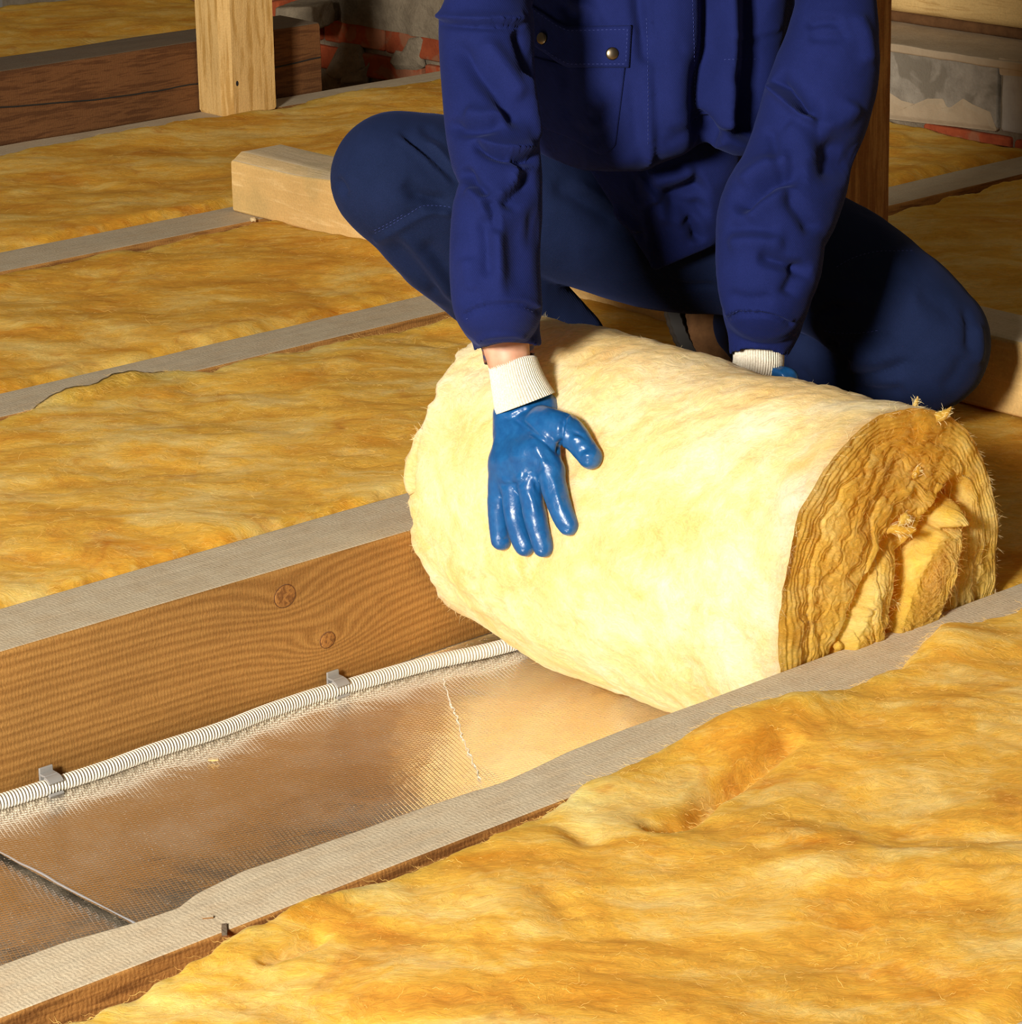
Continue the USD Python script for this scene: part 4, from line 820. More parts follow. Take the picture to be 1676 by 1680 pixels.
# ------------------------------------------------------------------ the worker: clothes, gloves and boots over one body
from scipy.interpolate import LinearNDInterpolator
person = empty('person', (2.72, 2.80, HJ)); PO = np.array([2.72, 2.80, HJ])
tag(person, 'worker in navy workwear and blue gloves, squatting with one knee down behind the roll', 'person')
def part(name, t, m_, parent=None, smooth=True):
    t = t.copy(); t.apply_translation(-PO); return obj(name, t, m_, parent if parent is not None else person, smooth=smooth)
def mesh_sdf(fn, joints, pad, step, smooth_it=5):
    js = np.vstack(joints); lo = (js[:, :3] - js[:, 3:4]).min(0) - pad; hi = (js[:, :3] + js[:, 3:4]).max(0) + pad
    return surface(fn, lo, hi, step, smooth_it)
def U_of(p): return 838 + FPX * p[..., 0] / p[..., 2]
def V_of(p): return PY0 - FPX * p[..., 1] / p[..., 2]
def roll_hit(u, v):
    d = ray((u, v)); t = np.linspace(3.0, 3.9, 900); P = CAM + d * t[:, None]
    x, z = P[:, 0] - RX0, P[:, 2] - RZ0; s = np.clip((P[:, 1] - RY0) / (RY1 - RY0), 0, 1)
    i = np.argmax(np.hypot(x, z) < roll_base(np.arctan2(z, x), s)); return t[i]

# ---- sleeve on the left of the picture
wt = roll_hit(852, 655) - 0.040
SR = spline_joints(np.array([J(880, -225, 3.66, 70), J(828, -110, 3.58, 74), J(802, 12, 3.53, 68), J(797, 36, 3.52, 80), J(801, 140, 3.50, 78), J(812, 250, 3.47, 74), J(822, 300, 3.45, 67), J(815, 360, 3.44, 74), J(812, 430, 3.435, 74), J(815, 490, 3.43, 73), J(823, 522, wt + 0.012, 63), J(831, 556, wt, 56), J(840, 600, wt - 0.006, 54)]), 60)
innerR = np.array([J(818, 520, wt + 0.012, 44), J(832, 560, wt, 47), J(842, 610, wt - 0.006, 47)])
def fSR(p):
    d = chain(SR)(p); u, v = U_of(p), V_of(p)
    hem = (v - (560 + 0.004 * (u - 840) ** 2)) / 1400; d = np.maximum(d, hem)
    return np.maximum(d, -chain(innerR)(p))
sleeve = mesh_sdf(fSR, [SR], 0.01, 0.0032)
wrinkle(sleeve, 0.006, 9.0, 3, aniso=(1.0, 0.55, 1.0))
sculpt(sleeve, [
    ('step', [(712, 31), (745, 36), (790, 38), (862, 37)], 9, 5, 0.05),
    ('valley', [(745, 60), (775, 110), (815, 150), (845, 185), (868, 212)], 16, 9), ('ridge', [(790, 60), (830, 115), (862, 165)], 15, 5),
    ('valley', [(848, 45), (862, 90), (876, 130)], 10, 8), ('ridge', [(858, 110), (876, 190), (884, 240)], 8, 4),
    ('valley', [(732, 195), (760, 213), (795, 210), (830, 196)], 11, 7), ('ridge', [(760, 180), (800, 190), (830, 180)], 14, 4),
    ('step', [(774, 224), (796, 245), (835, 253), (886, 248)], 12, 7), ('valley', [(776, 228), (800, 247), (840, 254)], 6, 5),
    ('valley', [(858, 275), (866, 300), (840, 322), (826, 345)], 15, 7), ('ridge', [(835, 272), (846, 292), (836, 310), (812, 322)], 10, 4), ('valley', [(845, 272), (868, 262), (886, 262)], 9, 6),
    ('valley', [(757, 275), (780, 302), (803, 322)], 9, 7), ('ridge', [(765, 305), (790, 330), (805, 360)], 12, 4),
    ('valley', [(797, 325), (808, 352), (812, 385)], 8, 7), ('ridge', [(800, 325), (814, 370), (818, 430), (822, 505)], 11, 6, 0.4), ('valley', [(848, 335), (852, 420), (852, 500)], 24, 5, 0.35),
    ('valley', [(785, 350), (798, 400), (800, 460)], 11, 4), ('ridge', [(765, 420), (775, 480)], 14, 3), ('valley', [(868, 330), (878, 380), (876, 420)], 10, 3, 0.4),
    ('valley', [(758, 520), (778, 508), (810, 500), (850, 498), (888, 513)], 3.2, 3.5, 0.03), ('ridge', [(758, 514), (778, 502), (810, 494), (850, 492), (888, 507)], 4, 2.0, 0.03),
    ('ridge', [(780, 566), (800, 552), (840, 549), (882, 566)], 4, 1.5, 0.05)], 3, 1.8)

# ---- sleeve on the right of the picture
dL_ = ray((1248, 600)); wl = 2.565 / dL_[0]
SL = spline_joints(np.array([J(1275, -225, 3.77, 72), J(1345, -110, 3.73, 76), J(1370, 0, 3.71, 68), J(1365, 60, 3.70, 76), J(1353, 126, 3.70, 88), J(1340, 172, 3.70, 92), J(1314, 250, 3.69, 87), J(1299, 300, 3.68, 92), J(1280, 340, 3.67, 97), J(1266, 376, 3.66, 92), J(1262, 430, 3.65, 88), J(1256, 470, 3.645, 79), J(1253, 523, wl, 63), J(1245, 575, wl - 0.010, 48), J(1246, 620, wl - 0.012, 46)]), 60)
innerL = np.array([J(1250, 540, wl, 36), J(1245, 585, wl - 0.010, 44), J(1245, 640, wl - 0.012, 44)])
def fSL(p):
    d = chain(SL)(p); u, v = U_of(p), V_of(p)
    d = np.maximum(d, (v - (572 + 0.0055 * (u - 1240) ** 2)) / 1330)
    return np.maximum(d, -chain(innerL)(p))
sleeveL = mesh_sdf(fSL, [SL], 0.01, 0.0034)
wrinkle(sleeveL, 0.006, 8.0, 9, aniso=(0.7, 1.0, 1.0))
sculpt(sleeveL, [
    ('step', [(1262, 132), (1292, 158), (1322, 186), (1345, 198)], 12, -11, 0.12), ('valley', [(1264, 132), (1292, 159), (1330, 193)], 6, 9),
    ('valley', [(1205, 352), (1236, 316), (1278, 290), (1325, 284)], 15, 14), ('ridge', [(1215, 310), (1250, 278), (1300, 262)], 16, 6), ('ridge', [(1225, 365), (1260, 330), (1300, 320)], 16, 5),
    ('valley', [(1380, 212), (1372, 255), (1384, 305)], 30, 12, 0.35), ('ridge', [(1405, 165), (1380, 195), (1340, 210)], 16, 6),
    ('valley', [(1280, 316), (1310, 345), (1338, 385)], 13, 6),
    ('valley', [(1238, 418), (1278, 430), (1332, 446)], 11, 9), ('ridge', [(1190, 400), (1240, 395), (1290, 402)], 16, 5), ('valley', [(1185, 378), (1235, 376), (1280, 384)], 12, 4),
    ('valley', [(1262, 205), (1270, 245), (1288, 290)], 10, 4), ('ridge', [(1290, 200), (1320, 235), (1335, 270)], 18, 4),
    ('valley', [(1318, 43), (1353, 35), (1385, 40)], 9, 4), ('valley', [(1322, 60), (1370, 60), (1395, 52)], 10, 3), ('ridge', [(1400, 20), (1420, 60), (1425, 110)], 12, 4),
    ('valley', [(1290, 490), (1308, 455), (1330, 440)], 14, 6), ('valley', [(1190, 480), (1230, 492), (1270, 485)], 10, 3),
    ('valley', [(1189, 526), (1215, 514), (1255, 516), (1300, 534)], 3.0, 3.5, 0.03), ('ridge', [(1189, 519), (1215, 508), (1255, 510), (1300, 528)], 4, 2, 0.03)], 3, 1.75)

# ---- jacket body: a blouse that bags over the waist
hemx = PchipInterpolator([700, 850, 905, 970, 1040, 1068, 1072, 1120, 1160, 1166, 1240, 1500], [250, 258, 266, 279, 282, 276, 273, 252, 230, 236, 268, 268])
TJ = np.array([J(1075, -330, 3.80, 120), J(1072, -210, 3.80, 215), J(1070, -20, 3.78, 225), J(1062, 120, 3.77, 215), J(1060, 215, 3.78, 200)])
def fT(p):
    d = chain(TJ, 0.62)(p); d = smin(d, d_cone(p, J(880, -205, 3.72, 84), J(1275, -205, 3.80, 84)), 0.06); d = smin(d, d_cone(p, J(1262, -120, 3.84, 80), J(1250, 170, 3.86, 66)), 0.03)
    h = (V_of(p) - hemx(U_of(p))) / 1290
    k = 0.045; q = np.clip(0.5 - 0.5 * (h - d) / k, 0, 1)
    return h + (d - h) * q + k * q * (1 - q)
torso = mesh_sdf(fT, [TJ, np.array([J(880, -205, 3.72, 84), J(1275, -205, 3.80, 84)])], 0.02, 0.0045)
wrinkle(torso, 0.008, 8.0, 21, aniso=(1.3, 0.6, 1.0))
sculpt(torso, [
    ('valley', [(1165, -40), (1168, 20), (1166, 70), (1154, 120), (1150, 165), (1154, 200), (1166, 240)], 17, 34, 0.02), ('ridge', [(1190, -40), (1196, 70), (1190, 150), (1188, 215)], 16, 16, 0.05), ('valley', [(1246, -20), (1245, 80), (1236, 180), (1226, 240)], 22, 26, 0.05),
    ('ridge', [(1205, 130), (1200, 180), (1196, 220)], 10, 6), ('valley', [(1216, 110), (1212, 160), (1204, 205)], 10, 7),
    ('valley', [(1043, -30), (1050, 30), (1056, 70), (1058, 108)], 9, 13, 0.12), ('step', [(1065, -60), (1069, 100), (1072, 200), (1074, 245), (1068, 276)], 7, -5, 0.02), ('ridge', [(1100, -40), (1104, 100), (1106, 220)], 26, 8, 0.1),
    ('step', [(1140, -40), (1142, 60), (1144, 160), (1148, 215)], 5, 2.5, 0.05), ('valley', [(1072, 70), (1095, 84), (1125, 76)], 12, 3),
    ('valley', [(1033, 130), (1043, 200), (1046, 240)], 7, 4), ('ridge', [(1058, 120), (1062, 200), (1060, 250)], 8, 4), ('valley', [(975, 205), (990, 185), (1002, 170)], 9, 7), ('valley', [(960, 235), (985, 222), (1004, 208)], 8, 5),
    ('ridge', [(955, 215), (970, 185), (990, 155)], 14, 6), ('ridge', [(950, 258), (1000, 266), (1050, 256)], 14, 5), ('valley', [(928, 100), (930, 150), (925, 200)], 10, 5), ('valley', [(918, 0), (930, 22), (938, 40)], 8, 7), ('valley', [(946, 15), (945, 30), (942, 42)], 5, 6), ('valley', [(968, 24), (970, 40)], 4, 5), ('valley', [(990, 22), (993, 40)], 4, 5), ('ridge', [(930, 0), (955, 8), (980, 18)], 9, 5),
    ('step', [(1173, 67), (1208, 66), (1243, 63), (1284, 50)], 5, 4, 0.03), ('valley', [(1085, 240), (1115, 226), (1140, 214)], 12, 4)])
front = None
def depth_of(t, margin=0.15):
    U, V, Z = proj(t.vertices); N = vnormals(t); view = np.asarray(t.vertices) - CAM; view /= np.linalg.norm(view, axis=1, keepdims=True)
    k = (N * view).sum(1) < -margin; return LinearNDInterpolator(np.stack([U[k], V[k]], 1), Z[k])
dT = depth_of(torso)
def patch(dep, top, bot, thick, nu=60, nv=30, round_px=4):
    """cloth panel lying on a garment, between two traced edges; thick towards the camera."""
    s = np.linspace(0, 1, nu); cur = lambda P: PchipInterpolator(np.concatenate([[0], np.cumsum(np.hypot(*np.diff(np.asarray(P, float), axis=0).T))]) / np.hypot(*np.diff(np.asarray(P, float), axis=0).T).sum(), np.asarray(P, float))(s)
    a, b = cur(top), cur(bot); w = np.linspace(0, 1, nv); G = a[:, None] + (b - a)[:, None] * w[None, :, None]
    z = dep(G[..., 0], G[..., 1]); z = np.where(np.isfinite(z), z, np.nanmedian(z))
    ed = np.minimum.reduce([np.repeat(np.minimum(s, 1 - s)[:, None] * 160, nv, 1), np.repeat(np.minimum(w, 1 - w)[None] * 70, nu, 0)])
    lift = thick * (0.55 + 0.45 * smooth01(ed / round_px))
    P = lambda dz: np.stack([at(u, v, t_) for u, v, t_ in zip(G[..., 0].ravel(), G[..., 1].ravel(), (z - dz).ravel())]).reshape(nu, nv, 3)
    Fp, Bp = P(lift), P(-0.003 + 0 * lift)
    return tube_mesh(np.concatenate([Fp, Bp[:, ::-1]], 1))
def stitches(dep, pts, off, dash=4.0, gap=3.0):
    P = np.asarray(pts, float); sl_ = np.concatenate([[0], np.cumsum(np.hypot(*np.diff(P, axis=0).T))]); f_ = PchipInterpolator(sl_, P); out = []
    for s in np.arange(0, sl_[-1] - dash, dash + gap):
        q = f_(np.array([s, s + dash / 2, s + dash])); z = dep(q[:, 0], q[:, 1])
        if np.isfinite(z).all(): out.append(np.array([at(u, v, t_ - off) for (u, v), t_ in zip(q, z)]))
    return out
body_j = part('jacket', torso, navy)
part('sleeve', sleeve, navy, body_j); part('sleeve', sleeveL, navy, body_j)
flap_top, flap_bot = [(846, -6), (874, 10), (898, 25), (915, 36), (934, 43), (985, 42), (1036, 41)], [(856, 62), (876, 76), (896, 89), (915, 103), (934, 111), (985, 111), (1032, 111)]
pocket = patch(dT, [(866, 90), (915, 103), (934, 108), (985, 108), (1026, 108)], [(872, 205), (935, 228), (970, 246), (985, 254), (1010, 237)], 0.0022, 50, 40)
part('pocket', pocket, navy, body_j)
flap_ = patch(dT, flap_top, flap_bot, 0.0055, 70, 30); part('pocket_flap', flap_, navy, body_j)
dF = depth_of(flap_)
def snap(u, v, rpx, tilt, label):
    z = float(dF(u, v)) if np.isfinite(dF(u, v)) else float(dT(u, v)) - 0.006
    c = at(u, v, z - 0.0012); rr = rpx * z / FPX; a = np.linspace(0, 2 * np.pi, 32, endpoint=False)
    n_ = -ray((u, v)); n_ /= np.linalg.norm(n_); n_ = n_ + RT * tilt; n_ /= np.linalg.norm(n_); e1 = np.cross(UP, n_); e1 /= np.linalg.norm(e1); e2 = np.cross(n_, e1)
    R_ = np.array([[c + e1 * rr * q * math.cos(w) + e2 * rr * q * math.sin(w) + n_ * h for w in a] for q, h in ((1.0, -0.001), (1.02, 0.0008), (0.97, 0.0018), (0.86, 0.0024), (0.6, 0.0031), (0.25, 0.0034))])
    part('snap_button', tube_mesh(R_), snap_m, body_j, smooth=50)
snap(1004, 88, 10.5, 0.1, ''); snap(889, 63, 10, -0.9, '')
st = stitches(dF, [(876, 17), (898, 32), (915, 43), (936, 50), (985, 49), (1030, 48)], 0.0003) + stitches(dF, [(893, 82), (915, 96), (936, 105), (985, 105), (1028, 105)], 0.0003) + stitches(dF, [(1029, 48), (1026, 105)], 0.0003) + stitches(dT, [(1187, 98), (1212, 97), (1240, 97)], 0.0012)
st += stitches(dT, [(1136, 0), (1138, 60), (1140, 150), (1143, 205)], 0.001) + stitches(dT, [(1060, 30), (1063, 150), (1063, 240)], 0.001)
dS, dS2 = depth_of(sleeve), depth_of(sleeveL)
st += stitches(dS, [(764, 524), (785, 513), (812, 506), (850, 504), (880, 515)], 0.0006) + stitches(dS, [(786, 560), (806, 548), (845, 546), (876, 553)], 0.0006) + stitches(dS2, [(1194, 520), (1217, 509), (1255, 511), (1295, 526)], 0.0006)
curves('stitching', np.array(st) - PO, np.full(len(st), 0.0006), thread_m, body_j)

# ---- lower front of the jacket, pointed at the crotch, folded below the bagged waist
LJ = np.array([J(1085, 250, 3.87, 130), J(1085, 330, 3.90, 115), J(1080, 420, 3.94, 95)])
def fH(p):
    d = chain(LJ, 0.6)(p); u, v = U_of(p), V_of(p)
    e1 = ((v - 444) - (u - 1074) * 1.55) / 1290 * 0.55; e2 = ((v - 444) + (u - 1074) * 0.42) / 1290 * 0.9
    return np.maximum(d, np.maximum(e1, e2))
hem = mesh_sdf(fH, [LJ], 0.02, 0.004)
sculpt(hem, [('step', [(1058, 288), (1062, 305), (1083, 328), (1062, 342), (1061, 350), (1068, 395), (1076, 440)], 6, -7, 0.02), ('valley', [(1040, 290), (1046, 322), (1050, 335)], 6, 6),
             ('ridge', [(1062, 300), (1100, 292), (1142, 275)], 12, 10), ('valley', [(1083, 330), (1120, 320), (1160, 300)], 16, 24), ('valley', [(1090, 345), (1130, 346), (1165, 340)], 14, 16), ('ridge', [(1075, 355), (1110, 358), (1122, 360)], 10, 6),
             ('valley', [(1126, 360), (1140, 380), (1146, 400)], 9, 14), ('ridge', [(1002, 340), (1030, 365), (1052, 388)], 7, 8), ('valley', [(1005, 365), (1035, 385), (1062, 384)], 8, 8), ('step', [(1123, 360), (1131, 385), (1134, 408)], 4, 2)])
part('jacket_hem', hem, navy, body_j)

# ---- trousers
kneeR, kneeL = J(650, 290, 3.87, 97), J(1516, 563, 3.96, 104)
LR1 = spline_joints(np.array([J(1040, 360, 4.02, 128), J(900, 335, 3.95, 122), J(760, 300, 3.90, 106), kneeR]), 16)
LR2 = spline_joints(np.array([kneeR, J(728, 396, 3.93, 90), J(805, 460, 3.98, 86), J(872, 530, 4.04, 84), J(915, 570, 4.06, 80)]), 16)
LL1 = spline_joints(np.array([J(1150, 380, 4.05, 130), J(1280, 410, 4.02, 122), J(1385, 455, 3.99, 114), J(1450, 505, 3.97, 112), kneeL]), 16)
LL2 = spline_joints(np.array([J(1505, 590, 3.98, 88), J(1400, 600, 4.06, 82), J(1300, 575, 4.16, 78), J(1235, 530, 4.22, 66)]), 12)
PV = np.array([J(1075, 330, 4.02, 150), J(1090, 330, 4.10, 165)])
def fTr(p):
    d = smin(chain(LR1)(p), chain(PV)(p), 0.05); d = smin(d, chain(LL1)(p), 0.05)
    d2 = smin(chain(LR2)(p), d_cone(p, LR1[-3], LR1[-1]), 0.03); d3 = smin(chain(LL2)(p), d_cone(p, LL1[-3], LL1[-1]), 0.03)
    d = smin(smin(d, d2, 0.012), d3, 0.012)
    hemR = ((V_of(p) - 590) + (U_of(p) - 900) * 0.45) / 1200
    return np.where(U_of(p) < 1060, np.maximum(d, hemR * 0.9), d)
tro = mesh_sdf(fTr, [LR1, LR2, LL1, LL2, PV], 0.02, 0.0046)
wrinkle(tro, 0.007, 7.0, 33, aniso=(1, 1, 1))
sculpt(tro, [
    ('step', [(743, 347), (704, 342), (690, 347), (661, 363), (635, 379), (611, 391)], 6, 6, 0.03), ('ridge', [(609, 384), (640, 370), (665, 355), (700, 336)], 5, 1.5, 0.03),
    ('step', [(650, 216), (680, 238), (700, 254), (730, 282), (752, 306)], 9, -7), ('valley', [(656, 221), (700, 254), (750, 304)], 5, 7), ('ridge', [(700, 228), (730, 262), (752, 292)], 9, 6), ('valley', [(690, 205), (725, 235)], 9, 5),
    ('valley', [(551, 292), (558, 305), (568, 322)], 6, 9), ('valley', [(660, 300), (690, 320), (735, 335)], 14, 7), ('valley', [(670, 318), (700, 328), (742, 330)], 8, 6), ('ridge', [(560, 335), (580, 365), (612, 392)], 10, 2),
    ('valley', [(640, 390), (680, 440), (720, 490)], 12, 6), ('ridge', [(655, 380), (700, 430), (745, 500)], 8, 5), ('valley', [(690, 395), (730, 440), (760, 500)], 13, 8), ('ridge', [(625, 405), (660, 440), (710, 485)], 9, 3), ('valley', [(700, 470), (740, 510), (768, 550)], 9, 6),
    ('valley', [(900, 300), (960, 330), (1020, 370)], 16, 8), ('ridge', [(935, 300), (990, 330), (1050, 385)], 10, 8),
    ('step', [(1334, 520), (1350, 508), (1378, 499), (1420, 500)], 6, 6), ('valley', [(1330, 522), (1350, 508), (1380, 498)], 5, 6), ('step', [(1352, 548), (1380, 552), (1420, 548), (1460, 546)], 4, 3, 0.05), ('valley', [(1345, 470), (1390, 462), (1440, 470)], 12, 4),
    ('step', [(1372, 445), (1410, 425), (1445, 418), (1505, 417)], 4, 2, 0.05), ('valley', [(1360, 560), (1375, 585), (1385, 610)], 8, 10), ('ridge', [(1378, 560), (1392, 590)], 6, 5), ('valley', [(1362, 595), (1400, 622), (1450, 612), (1500, 588)], 9, 9), ('ridge', [(1390, 590), (1430, 590), (1470, 575)], 12, 5),
    ('valley', [(1380, 630), (1440, 645), (1490, 640)], 9, 8), ('valley', [(1580, 500), (1590, 540), (1588, 580)], 7, 6), ('ridge', [(1600, 530), (1606, 570), (1598, 600)], 8, 6), ('valley', [(1500, 480), (1540, 500), (1570, 530)], 16, 4), ('valley', [(1540, 640), (1570, 610), (1580, 580)], 12, 4),
    ('valley', [(1090, 455), (1130, 470), (1180, 468)], 5, 5), ('valley', [(1310, 600), (1330, 630), (1350, 650)], 9, 5)])
tr = part('trousers', tro, navy_t)
dTr = depth_of(tro, 0.2)
st = stitches(dTr, [(614, 383), (638, 371), (664, 355), (700, 337), (742, 341)], 0.0008) + stitches(dTr, [(614, 378), (638, 366), (664, 350)], 0.0008) + stitches(dTr, [(1352, 543), (1385, 547), (1440, 542)], 0.0008) + stitches(dTr, [(1372, 438), (1410, 419), (1445, 412), (1500, 411)], 0.0008)
curves('stitching', np.array(st) - PO, np.full(len(st), 0.0006), thread_m, tr)

# ---- boots
def boot(parent_label, A, sole_path, sole_half, sole_depth, tread_dir, fz=1.0):
    b = mesh_sdf(lambda p: smin(chain(A[:3], fz)(p), chain(A[2:], fz)(p), 0.02), [A], 0.015, 0.004)
    return b
BL = np.array([J(1180, 606, 4.28, 42), J(1162, 545, 4.30, 50), J(1150, 450, 4.33, 52), J(1200, 490, 4.30, 54), J(1250, 520, 4.25, 56)])
bl = mesh_sdf(lambda p: smin(chain(BL[:3])(p), chain(BL[2:])(p), 0.02), [BL], 0.015, 0.004)
sculpt(bl, [('valley', [(1122, 485), (1121, 505), (1115, 520)], 3, 4), ('ridge', [(1138, 490), (1137, 540), (1142, 600)], 8, 5), ('valley', [(1165, 560), (1170, 580), (1172, 600)], 6, 3), ('valley', [(1140, 610), (1160, 590)], 5, 3)])
bo = part('boot', bl, suede_m)
sp = np.array([(1097, 455), (1098, 485), (1103, 515), (1113, 545), (1126, 572), (1142, 598), (1160, 615)], float); q = np.linspace(0, 1, 80); sp = PchipInterpolator(np.linspace(0, 1, 7), sp)(q)
ctr = np.array([at(u, v, 4.30) for u, v in sp]); tt = np.gradient(ctr, axis=0); tt /= np.linalg.norm(tt, axis=1, keepdims=True); side = np.cross(tt, FW); side /= np.linalg.norm(side, axis=1, keepdims=True); side *= np.sign((side @ RT))[:, None]
rect = dense_loop(round_rect(1, 1, 0.12, 3), 0.2); hw = 0.019 + 0.002 * (np.sin(q * 2 * np.pi * 13) > 0.1)
part('sole', tube_mesh(ctr[:, None] + rect[None, :, :1] * 0.001 + side[:, None] * (rect[None, :, :1] * hw[:, None, None] * 1.0) + FW * rect[None, :, 1:] * 0.088), rubber_m, bo, smooth=40)
BR = np.array([J(915, 575, 4.07, 60), J(918, 612, 4.07, 58), J(905, 640, 4.02, 50), J(880, 655, 3.92, 46)])
part('boot', mesh_sdf(chain(BR), [BR], 0.015, 0.006), suede_m)

# ---- glove pressed on the roll
def on_roll(u, v, rpx, lift=0.0):
    t = roll_hit(u, v); return J(u, v, t - rpx * t / FPX * 0.85 - lift - 0.005, rpx)
fingers = {
    'pinky': [(826, 760, 21, .012), (821, 792, 19.5, .006), (818, 828, 18.5, .003), (819, 862, 17.5, 0), (822, 887, 16.5, -.001)],
    'ring': [(842, 755, 21, .016), (842, 792, 19.5, .009), (844, 836, 19, .005), (852, 874, 18.5, .001), (861, 896, 17, -.001)],
    'middle': [(864, 750, 22, .018), (868, 787, 20.5, .010), (874, 830, 19.5, .006), (884, 872, 18.5, .001), (891, 897, 17, -.001)],
    'index': [(890, 735, 22, .016), (903, 772, 22, .009), (912, 812, 21, .005), (924, 845, 19.5, .001), (932, 862, 17.5, -.001)]}
FJ = {k: np.array([on_roll(*p) for p in v]) for k, v in fingers.items()}
wr = [J(836, 682, wt + 0.008, 27), J(854, 676, wt + 0.004, 33), J(876, 672, wt + 0.006, 31), J(893, 674, wt + 0.012, 26)]
thumb = np.array([on_roll(888, 692, 27, .016), on_roll(909, 698, 26, .016), on_roll(931, 706, 25, .012), on_roll(945, 720, 23, .008), on_roll(958, 737, 21.5, .003), on_roll(968, 750, 20.5, 0)])
thumb = spline_joints(thumb, 14)
palmJ = [np.array([w, J(*(p[0] * .5 + q_[0] * .5 for p, q_ in [((0,), (0,))]), 0, 1, 1) if False else FJ[k][0]]) for w, k in zip(wr, ('pinky', 'ring', 'middle', 'index'))]
def fG(p):
    palm = None
    for a in palmJ + [np.array([FJ['pinky'][0], FJ['pinky'][1]]), np.array([FJ['ring'][0], FJ['ring'][1]]), np.array([FJ['middle'][0], FJ['middle'][1]]), np.array([FJ['index'][0], FJ['index'][1]])]:
        d = chain(a)(p); palm = d if palm is None else smin(palm, d, 0.016)
    fd = None
    for k in FJ:
        d = chain(spline_joints(FJ[k][1:], 10))(p); fd = d if fd is None else smin(fd, d, 0.0022)
    palm = smin(palm, chain(thumb)(p), 0.009)
    return smin(palm, fd, 0.006)
gl = mesh_sdf(fG, list(FJ.values()) + [np.array(wr), thumb], 0.01, 0.0022, 4)
wrinkle(gl, 0.0025, 30.0, 44)
Zf = lambda u, v: (700 + u / 3.36, 450 + v / 3.36)
zp = lambda *pp: [Zf(*p) for p in pp]
sculpt(gl, [
    ('valley', zp((470, 780), (540, 840), (620, 900), (700, 965), (740, 1010)), 4, 3), ('ridge', zp((500, 760), (590, 840), (680, 930)), 7, 2), ('ridge', zp((440, 790), (520, 745), (570, 720)), 4, 2.5), ('valley', zp((430, 800), (500, 770), (560, 735)), 3, 2),
    ('step', zp((790, 770), (755, 830), (740, 920), (735, 1000)), 5, 4, 0.1), ('valley', zp((770, 790), (748, 860), (738, 980)), 3.5, 4),
    ('valley', zp((530, 1120), (580, 1090), (610, 1050), (615, 1000)), 4, 2.5), ('ridge', zp((590, 930), (630, 1010), (650, 1060)), 7, 2.5), ('valley', zp((385, 1140), (430, 1165), (490, 1160), (560, 1120)), 3.5, 2), ('ridge', zp((400, 1120), (460, 1140), (540, 1100)), 4, 1.5),
    ('ridge', zp((430, 900), (500, 960), (520, 1040)), 14, 2), ('valley', zp((640, 1060), (600, 1130), (615, 1200)), 3, 2), ('valley', zp((800, 870), (850, 890), (880, 920)), 3, 2), ('ridge', zp((790, 920), (840, 900), (880, 905)), 4, 1.8), ('valley', zp((830, 980), (880, 960), (930, 930)), 3.5, 2), ('ridge', zp((850, 990), (900, 1000), (940, 985)), 4, 1.5),
    ('valley', zp((375, 1455), (410, 1470), (455, 1450)), 2.5, 1.5), ('valley', zp((740, 1400), (780, 1395)), 2.5, 1.5), ('valley', zp((610, 1440), (640, 1420), (670, 1425)), 2.5, 1), ('ridge', zp((690, 1100), (720, 1220), (750, 1320)), 4, 1.5), ('ridge', zp((550, 1180), (590, 1290), (600, 1340)), 5, 1.5), ('ridge', zp((400, 1190), (405, 1300)), 5, 1.5)])
g_o = part('glove', gl, glove_m); tag(g_o, 'glossy blue coated glove spread on the roll')
def rib_cuff(js, ribs, flat=0.95, amp=0.0009, n=46, flare=None, sides=420):
    js = spline_joints(np.array(js), n); c = np.array([to_world(q_[:3]) for q_ in js]); tt, a, b = frames(c); th = np.linspace(0, 2 * np.pi, sides, endpoint=False)
    vw = FW - (tt @ FW)[:, None] * tt; vw /= np.linalg.norm(vw, axis=1, keepdims=True); sd = np.cross(tt, vw)
    rr = js[:, 3][:, None] + amp * np.cos(th * ribs + 0.8 * np.sin(np.linspace(0, 5, n))[:, None])
    s = np.linspace(0, 1, n)[:, None]; rr = rr * (1 - 0.10 * smooth01(1 - s / 0.04))
    out = c[:, None] + (rr * np.cos(th))[..., None] * sd[:, None] + flat * (rr * np.sin(th))[..., None] * vw[:, None]
    inn = out[::-1].copy(); ci = c[::-1][:, None]; inn = ci + (inn - ci) * 0.93
    loop = np.concatenate([out, inn, out[:1]], 0)
    v = loop[:-1].reshape(-1, 3); f = quads_to_tris(grid_faces(2 * n, sides, closed_n=True, closed_m=True)); t = trimesh.Trimesh(v, f, process=False)
    if t.volume < 0: t.invert()
    return t
cuff = rib_cuff([J(840, 592, wt + 0.004, 40), J(845, 612, wt + 0.003, 42), J(852, 636, wt + 0.004, 46), J(861, 662, wt + 0.004, 52)], 64, amp=0.0006)
part('knit_cuff', cuff, knit_m, g_o)

